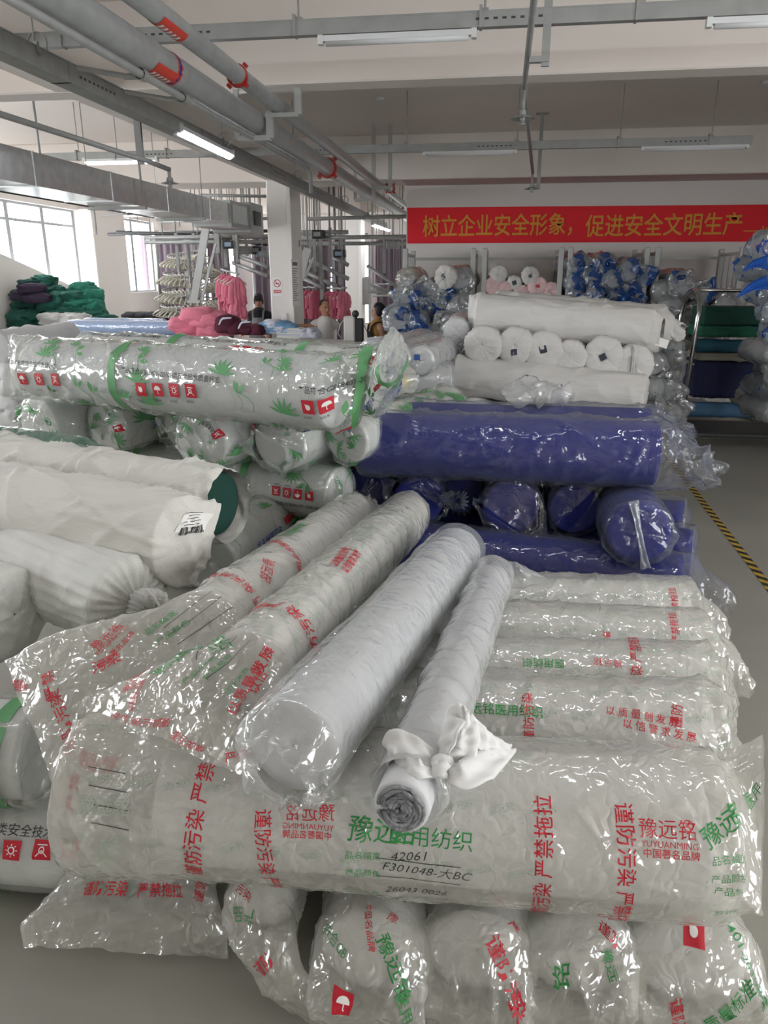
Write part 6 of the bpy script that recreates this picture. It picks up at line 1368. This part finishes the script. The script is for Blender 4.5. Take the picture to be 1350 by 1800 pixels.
# hanging pink shirts
def shirt(x, y0, y1, Y, m, seed, lb, grp, rz=1.2, w=.19):
    a, b = P(x, y0, Y=Y), P(x, y1, Y=Y); H = a[2]-b[2]; c0 = V(a[0], Y, a[2]); ux = V(math.cos(rz), math.sin(rz), 0); uy = V(-ux[1], ux[0], 0)
    root = thing('hanging_shirt', b, lb, 'shirt', grp)
    st = [(c0, ux*.03, uy*.02, .0, 0), (c0-Z3*.03*H, ux*w*.7, uy*.03, .004, 0), (c0-Z3*.1*H, ux*w, uy*.025, .012, 0), (c0-Z3*.45*H, ux*w*1.0, uy*.028, .02, .01), (c0-Z3*.8*H, ux*w*1.08, uy*.03, .03, .02), (c0-Z3*H, ux*w*1.12, uy*.03, .03, .03)]
    Loft(st, .03, 36, .14, seed, pleat=9, stretch=.9).mesh('body', m, root)
    for s in (-1, 1):
        p = c0-Z3*.12*H+ux*w*.85*s; Loft([(p, ux*.04, uy*.035, .006, 0), (p+ux*s*.02-Z3*.2*H, ux*.05, uy*.035, .010, .004), (p+ux*s*.03-Z3*.5*H, ux*.045, uy*.03, .010, .008)], .03, 24, .12, seed+s).mesh('sleeve', m, root)
    hh = clone(h0, root); hh.name = 'hanger'; hh.location = tuple(c0-b+V(0, 0, .02)); hh.rotation_euler = (0, 0, rz)
    for k_ in ('label', 'category', 'group'): 
        if k_ in hh: del hh[k_]
SH = []
for i in range(5): shirt(393+i*5.6, 481+i*1.6, (548, 540, 556, 546, 562)[i], 12.9-.10*i, pk if i % 2 == 0 else pk2, 650+i, 'pink shirt hanging in the row beside the spiral rack', 'pink shirts hanging by the spiral rack', .45+.2*math.sin(i*2.1), .095); SH.append(P(393+i*5.6, 481+i*1.6, Y=12.9-.10*i))
for i in range(5): shirt(532+i*6, 510+(i % 2)*2, 560, 14.3-.10*i, pk2 if i % 2 == 0 else pk, 660+i, 'pink shirt hanging right of the square column', 'pink shirts hanging right of the square column', .5+.1*i, .1); SH.append(P(532+i*6, 510+(i % 2)*2, Y=14.3-.10*i))
for i in range(5): shirt(580+i*6, 512+(i % 2)*2, 560, 14.3-.10*i, pk if i % 2 == 0 else pk2, 670+i, 'pink shirt hanging left of the farther column', 'pink shirts hanging left of the farther column', .5+.1*i, .1); SH.append(P(580+i*6, 512+(i % 2)*2, Y=14.3-.10*i))
for k, lb in enumerate(('short rail the pink shirts hang from, beside the spiral rack', 'short rail the pink shirts hang from, right of the square column', 'short rail the pink shirts hang from, left of the farther column')):
    p_ = SH[k*5:k*5+5]; u_ = nrm(p_[-1]-p_[0]); railthing(lb, [[p_[0]-u_*.1+Z3*.06]+[q_+Z3*.06 for q_ in p_]+[p_[-1]+u_*.1+Z3*.06]], .018)
# ------------------------------------------------------------------ people
skin1 = mat('skin_tan', (190, 140, 112), .55, bump=.05, bscale=60); skin2 = mat('skin_light', (206, 160, 136), .55, bump=.05, bscale=60)
hair = mat('black_hair', (32, 27, 27), .45, bump=.5, bscale=60, stretch=(1, 1, .2)); hair_s = mat('cropped_hair', (70, 58, 52), .7)
lipm = mat('lips', (160, 88, 80), .5); eyew = mat('eye_white', (232, 228, 222), .3); eyed = mat('eye_dark', (34, 26, 24), .2)
def remesh(name, mb, m, parent, vox=.012, smooth=6):
    o = mb.build(name, m, parent, True); r = o.modifiers.new('r', 'REMESH'); r.mode = 'VOXEL'; r.voxel_size = vox; s = o.modifiers.new('s', 'SMOOTH'); s.factor = .5; s.iterations = smooth
    dg = bpy.context.evaluated_depsgraph_get(); me = bpy.data.meshes.new_from_object(o.evaluated_get(dg)); o.modifiers.clear(); old = o.data; o.data = me; bpy.data.meshes.remove(old)
    if not me.materials: me.materials.append(m)
    me.polygons.foreach_set('use_smooth', np.ones(len(me.polygons), bool)); return o
def limb(mb, pts, rs, n=16): 
    pts = np.array(pts, float); x = np.linspace(0, 1, len(pts)); xi = np.linspace(0, 1, 14); mb.tube(pchip(x, pts, xi), list(np.interp(xi, x, rs)), n)
    mb.ball(pts[0], rs[0]*.98); mb.ball(pts[-1], rs[-1]*.98)
def xf(c, yaw, pitch=0., roll=0.):
    cy, sy, cp, sp_ = math.cos(yaw), math.sin(yaw), math.cos(pitch), math.sin(pitch)
    def f(x, y, z):     # x: own left, y: forward, z: up
        y, z = y*cp-z*sp_, y*sp_+z*cp
        return np.array(c)+V(x*cy-y*sy, x*sy+y*cy, z)
    return f
def mball(mb, f, c, rad, n=18, k=12):
    t = MB(); t.ball((0, 0, 0), rad, n, k); mb.add([f(*(np.array(c)+p)) for p in t.v], t.f)
def head(mb, f, s=1.):
    for c, r in (((0, -.012, .045), (.077, .094, .088)), ((0, .012, -.02), (.066, .080, .085)), ((0, .042, -.078), (.042, .042, .034)), ((0, .03, -.05), (.056, .056, .045)),
                 ((.042, .058, -.018), (.024, .02, .02)), ((-.042, .058, -.018), (.024, .02, .02)), ((0, .076, .028), (.045, .016, .013)),
                 ((0, .092, .004), (.010, .013, .026)), ((0, .101, -.016), (.014, .014, .011)), ((0, .083, -.046), (.024, .010, .008)), ((0, .080, -.056), (.020, .010, .007)), ((.078, -.008, -.005), (.011, .02, .032)), ((-.078, -.008, -.005), (.011, .02, .032))):
        mball(mb, f, np.array(c)*s, np.array(r)*s)
def face(f, root, sk, s=1.):
    for q in (-1, 1):
        e = MB(); mball(e, f, (q*.030*s, .078*s, .008*s), (.013*s, .008*s, .007*s), 10, 7); o = e.build('eye', eyew, root, True)
        e = MB(); mball(e, f, (q*.030*s, .084*s, .008*s), (.0065*s, .004*s, .0065*s), 10, 7); e.build('iris', eyed, o, True)
        e = MB(); e.tube([f(q*.014*s, .088*s, .026*s), f(q*.03*s, .088*s, .031*s), f(q*.048*s, .078*s, .026*s)], .0035*s, 6); e.build('eyebrow', hair, root, True)
    e = MB(); e.tube([f(-.022*s, .086*s, -.05*s), f(0, .094*s, -.049*s), f(.022*s, .086*s, -.05*s)], .005*s, 6); e.build('lips', lipm, root, True)
def hand(mb, w, d, up, s=1., curl=.4, thumb=1):
    """five fingers from the wrist w along d, palm normal up"""
    d = nrm(d); up = nrm(up-d*(up@d)); sd = np.cross(d, up)
    limb(mb, [w, w+d*.05*s, w+d*.085*s], [.026*s, .033*s, .034*s], 10)
    for k, (o_, L_) in enumerate(((-.027, .062), (-.009, .074), (.010, .069), (.028, .054))):
        b = w+d*.085*s+sd*o_*s; p1 = b+d*L_*.45*s-up*curl*.012*s; p2 = p1+nrm(d-up*curl)*L_*.35*s; p3 = p2+nrm(d-up*curl*2.2)*L_*.25*s; limb(mb, [b, p1, p2, p3], [.0095*s, .009*s, .008*s, .007*s], 8)
    b = w+d*.03*s-sd*.028*s*thumb; limb(mb, [b, b+d*.03*s-sd*.024*s*thumb, b+d*.058*s-sd*.03*s*thumb-up*.01], [.012*s, .0105*s, .008*s], 8)
def person(lb, top, Y, yaw, hyaw, hpitch, sk, armL, armR, shirt_m, shirt_kind, trous, hairkind, apron=None, lean=0.):
    """top: (x, y) of the crown in the photo. Pelvis carries legs to the floor; the torso leans, the head turns"""
    tp = P(*top, Y=Y); hc = tp-Z3*.135; scale = tp[2]/1.66
    root = thing('person', (hc[0], Y, 0), lb, 'person'); F = lambda x, y, z: xf((hc[0], Y, 0), yaw)(x, y, z)
    hz = hc[2]; sh = hz-.215; off = F(0, lean, 0)-F(0, 0, 0)
    T = lambda x, y, z: F(x, y-lean*(1-(z-.8)/(sh-.8)), z)
    fh = xf(hc, hyaw, hpitch)
    body = MB(); head(body, fh)
    limb(body, [hc+V(0, 0, -.06), T(0, -.015, sh+.06), T(0, -.01, sh)], [.052, .05, .062])
    limb(body, [T(0, 0, sh-.02), T(0, .01, sh-.2), T(0, .005, sh-.42), T(0, 0, .82)], [.115, .13, .12, .13])
    for s in (-1, 1): limb(body, [T(s*.05, -.01, sh+.02), T(s*.16, -.01, sh-.03)], [.06, .06]); limb(body, [T(s*.09, 0, .84), F(s*.1, -lean+.01, .46), F(s*.1, -lean-.01, .08)], [.09, .062, .045]); limb(body, [F(s*.1, -lean-.03, .05), F(s*.105, -lean+.14, .035)], [.045, .032])
    arms = []
    for s, A in ((1, armL), (-1, armR)):
        S = T(s*.175, -.01, sh-.035); E = S+np.array(A[0]); W_ = E+np.array(A[1]); limb(body, [S, (S+E)/2, E, (E+W_)/2, W_], [.052, .047, .038, .036, .027]); hand(body, W_, W_-E+np.array(A[2] if len(A) > 2 else (0, 0, 0)), Z3 if abs(nrm(W_-E)[2]) < .8 else V(*F(0, 1, 0))-F(0, 0, 0), .95, .5, s); arms.append((S, E, W_))
    remesh('body', body, sk, root, .0085, 5)
    bo = root
    face(fh, root, sk)
    # shirt
    c = MB(); limb(c, [T(0, 0, sh-.01), T(0, .01, sh-.2), T(0, .005, sh-.42), T(0, 0, .80)], [.135, .152, .142, .155])
    for (S, E, W_), s in zip(arms, (1, -1)):
        limb(c, [T(s*.05, -.01, sh+.01), T(s*(.16 if shirt_kind != 'vest' else .085), -.01, sh-.025)], [.075, .074 if shirt_kind != 'vest' else .066])
        if shirt_kind == 'tee': limb(c, [S, S+(E-S)*.72], [.07, .068])
        elif shirt_kind == 'long': limb(c, [S, E, E+(W_-E)*.85], [.066, .05, .042])
    so = remesh('shirt', c, shirt_m, root, .014, 4)
    if shirt_kind == 'tee': m_ = MB(); m_.tube([T(.062*math.cos(a), -.005+.058*math.sin(a), sh+.045-.02*math.sin(a)) for a in np.linspace(0, 2*math.pi, 19)], .008, 6); m_.build('collar', shirt_m, so, True)
    lg = MB(); 
    for s in (-1, 1): limb(lg, [T(s*.09, 0, .86), F(s*.1, -lean+.01, .46), F(s*.1, -lean-.01, .1)], [.108, .082, .07])
    limb(lg, [T(-.06, 0, .86), T(.06, 0, .86)], [.12, .12]); remesh('trousers', lg, trous, root, .016, 4)
    for s in (-1, 1): sh_ = MB(); limb(sh_, [F(s*.1, -lean-.04, .048), F(s*.105, -lean+.15, .04)], [.05, .038]); remesh('shoe', sh_, dark, root, .012, 3)
    # hair
    h = MB()
    if hairkind == 'short':
        mball(h, fh, (0, -.022, .056), (.079, .092, .084), 22, 14); 
        o = h.build('hair', hair_s, root, True); me = o.data
        # a high, receding hairline: keep only the shell above and behind the brow
        import bmesh; bm = bmesh.new(); bm.from_mesh(me); f0 = fh(0, 0, 0)-origin(o); fwd = fh(0, 1, 0)-fh(0, 0, 0); upv = fh(0, 0, 1)-fh(0, 0, 0)
        bmesh.ops.delete(bm, geom=[v for v in bm.verts if (np.array(v.co)-f0)@fwd > .035 or (np.array(v.co)-f0)@upv < -.01], context='VERTS'); bm.to_mesh(me); bm.free()
    else:
        mball(h, fh, (0, -.026, .05), (.088, .099, .096), 22, 14); mball(h, fh, (0, -.06, -.01), (.08, .06, .08), 18, 12)
        for s in (-1, 1): mball(h, fh, (s*.074, -.005, .0), (.018, .045, .07), 14, 10)
        if hairkind == 'fringe':
            for k in range(9): x = -.06+.015*k; limb(h, [fh(x*.8, .05, .11), fh(x, .088-abs(x)*.35, .07), fh(x*1.05, .092-abs(x)*.4, .032)], [.012, .012, .006], 8)
        else:
            for k in range(7): x = -.06+.02*k; limb(h, [fh(x*.9, .055-abs(x)*.2, .09), fh(x*1.1, .0, .13), fh(x*.8, -.08, .1)], [.012, .018, .02], 8)
            mball(h, fh, (0, -.125, .02), (.042, .04, .042), 14, 10); limb(h, [fh(0, -.13, .0), fh(.0, -.14, -.07), fh(0, -.13, -.13)], [.035, .03, .015], 10)
        remesh('hair', h, hair, root, .008, 4)
    if apron:
        a = MB(); v = []; n = 14; rows = [(sh-.07, .105), (sh-.16, .13), (sh-.24, .17), (sh-.42, .2), (.82, .22), (.55, .22)]
        for lay in (0, .006):
            for z, w in rows:
                for k in range(n+1):
                    x = -w+2*w*k/n; yy = .172*math.sqrt(max(0, 1-(min(abs(x), .15)/.165)**2))-.0; v.append(T(x, yy+.004+lay, z))
        N = len(rows)*(n+1); f = []
        for l in (0, 1):
            for r in range(len(rows)-1):
                for k in range(n): q_ = l*N+r*(n+1)+k; g = (q_, q_+1, q_+n+2, q_+n+1); f.append(g if l else g[::-1])
        ao = make('apron', v, f, apron, root)
        for s in (-1, 1): ribbon([T(s*.09, .15, sh-.08), T(s*.1, .11, sh+.02), T(s*.1, .0, sh+.07), T(s*.08, -.13, sh-.02)], [.035]*4, apron, 'apron_strap', ao, [(0, -.6, .8), (0, -.3, 1), (0, 0, 1), (0, .6, .6)], .006)
    return root
PI = math.pi
white_tee = mat('white_tee_cloth', (232, 230, 228), .8, bump=.3, bscale=14); jean = mat('dark_trouser_cloth', (52, 54, 66), .85)
# the man reaches out to the folded cloth with his right arm; yaw: facing direction measured from +Y
person('person in a white short-sleeved T-shirt stretching one arm to the folded cloth', (570, 527), 11.75, PI+.35, PI+.75, -.05, skin1, ((.05, -.06, -.26), (.02, -.1, -.24)), ((-.27, -.14, -.02), (-.27, -.10, .02)), white_tee, 'tee', jean, 'short', lean=.05)
person('person with dark tied hair, mustard top and black apron, in profile beside the rack', (664, 532), 11.6, PI-1.15, PI-1.35, -.08, skin2, ((-.06, -.05, -.27), (-.2, -.05, -.1)), ((.05, .02, -.28), (-.16, -.06, -.12)), mat('mustard_cloth', (188, 142, 78), .85, bump=.3, bscale=16), 'vest', jean, 'bun', apron=mat('black_apron', (40, 38, 42), .8), lean=.05)
person('person with a dark fringe, black shirt and grey apron, looking down beside the column', (454, 516), 13.6, PI+.1, PI+.15, -.3, skin2, ((.06, -.06, -.26), (-.1, -.2, -.05)), ((-.06, -.06, -.26), (.08, -.2, -.06)), mat('black_shirt', (42, 42, 50), .8), 'tee', jean, 'fringe', apron=mat('grey_apron', (150, 150, 156), .8), lean=.06)
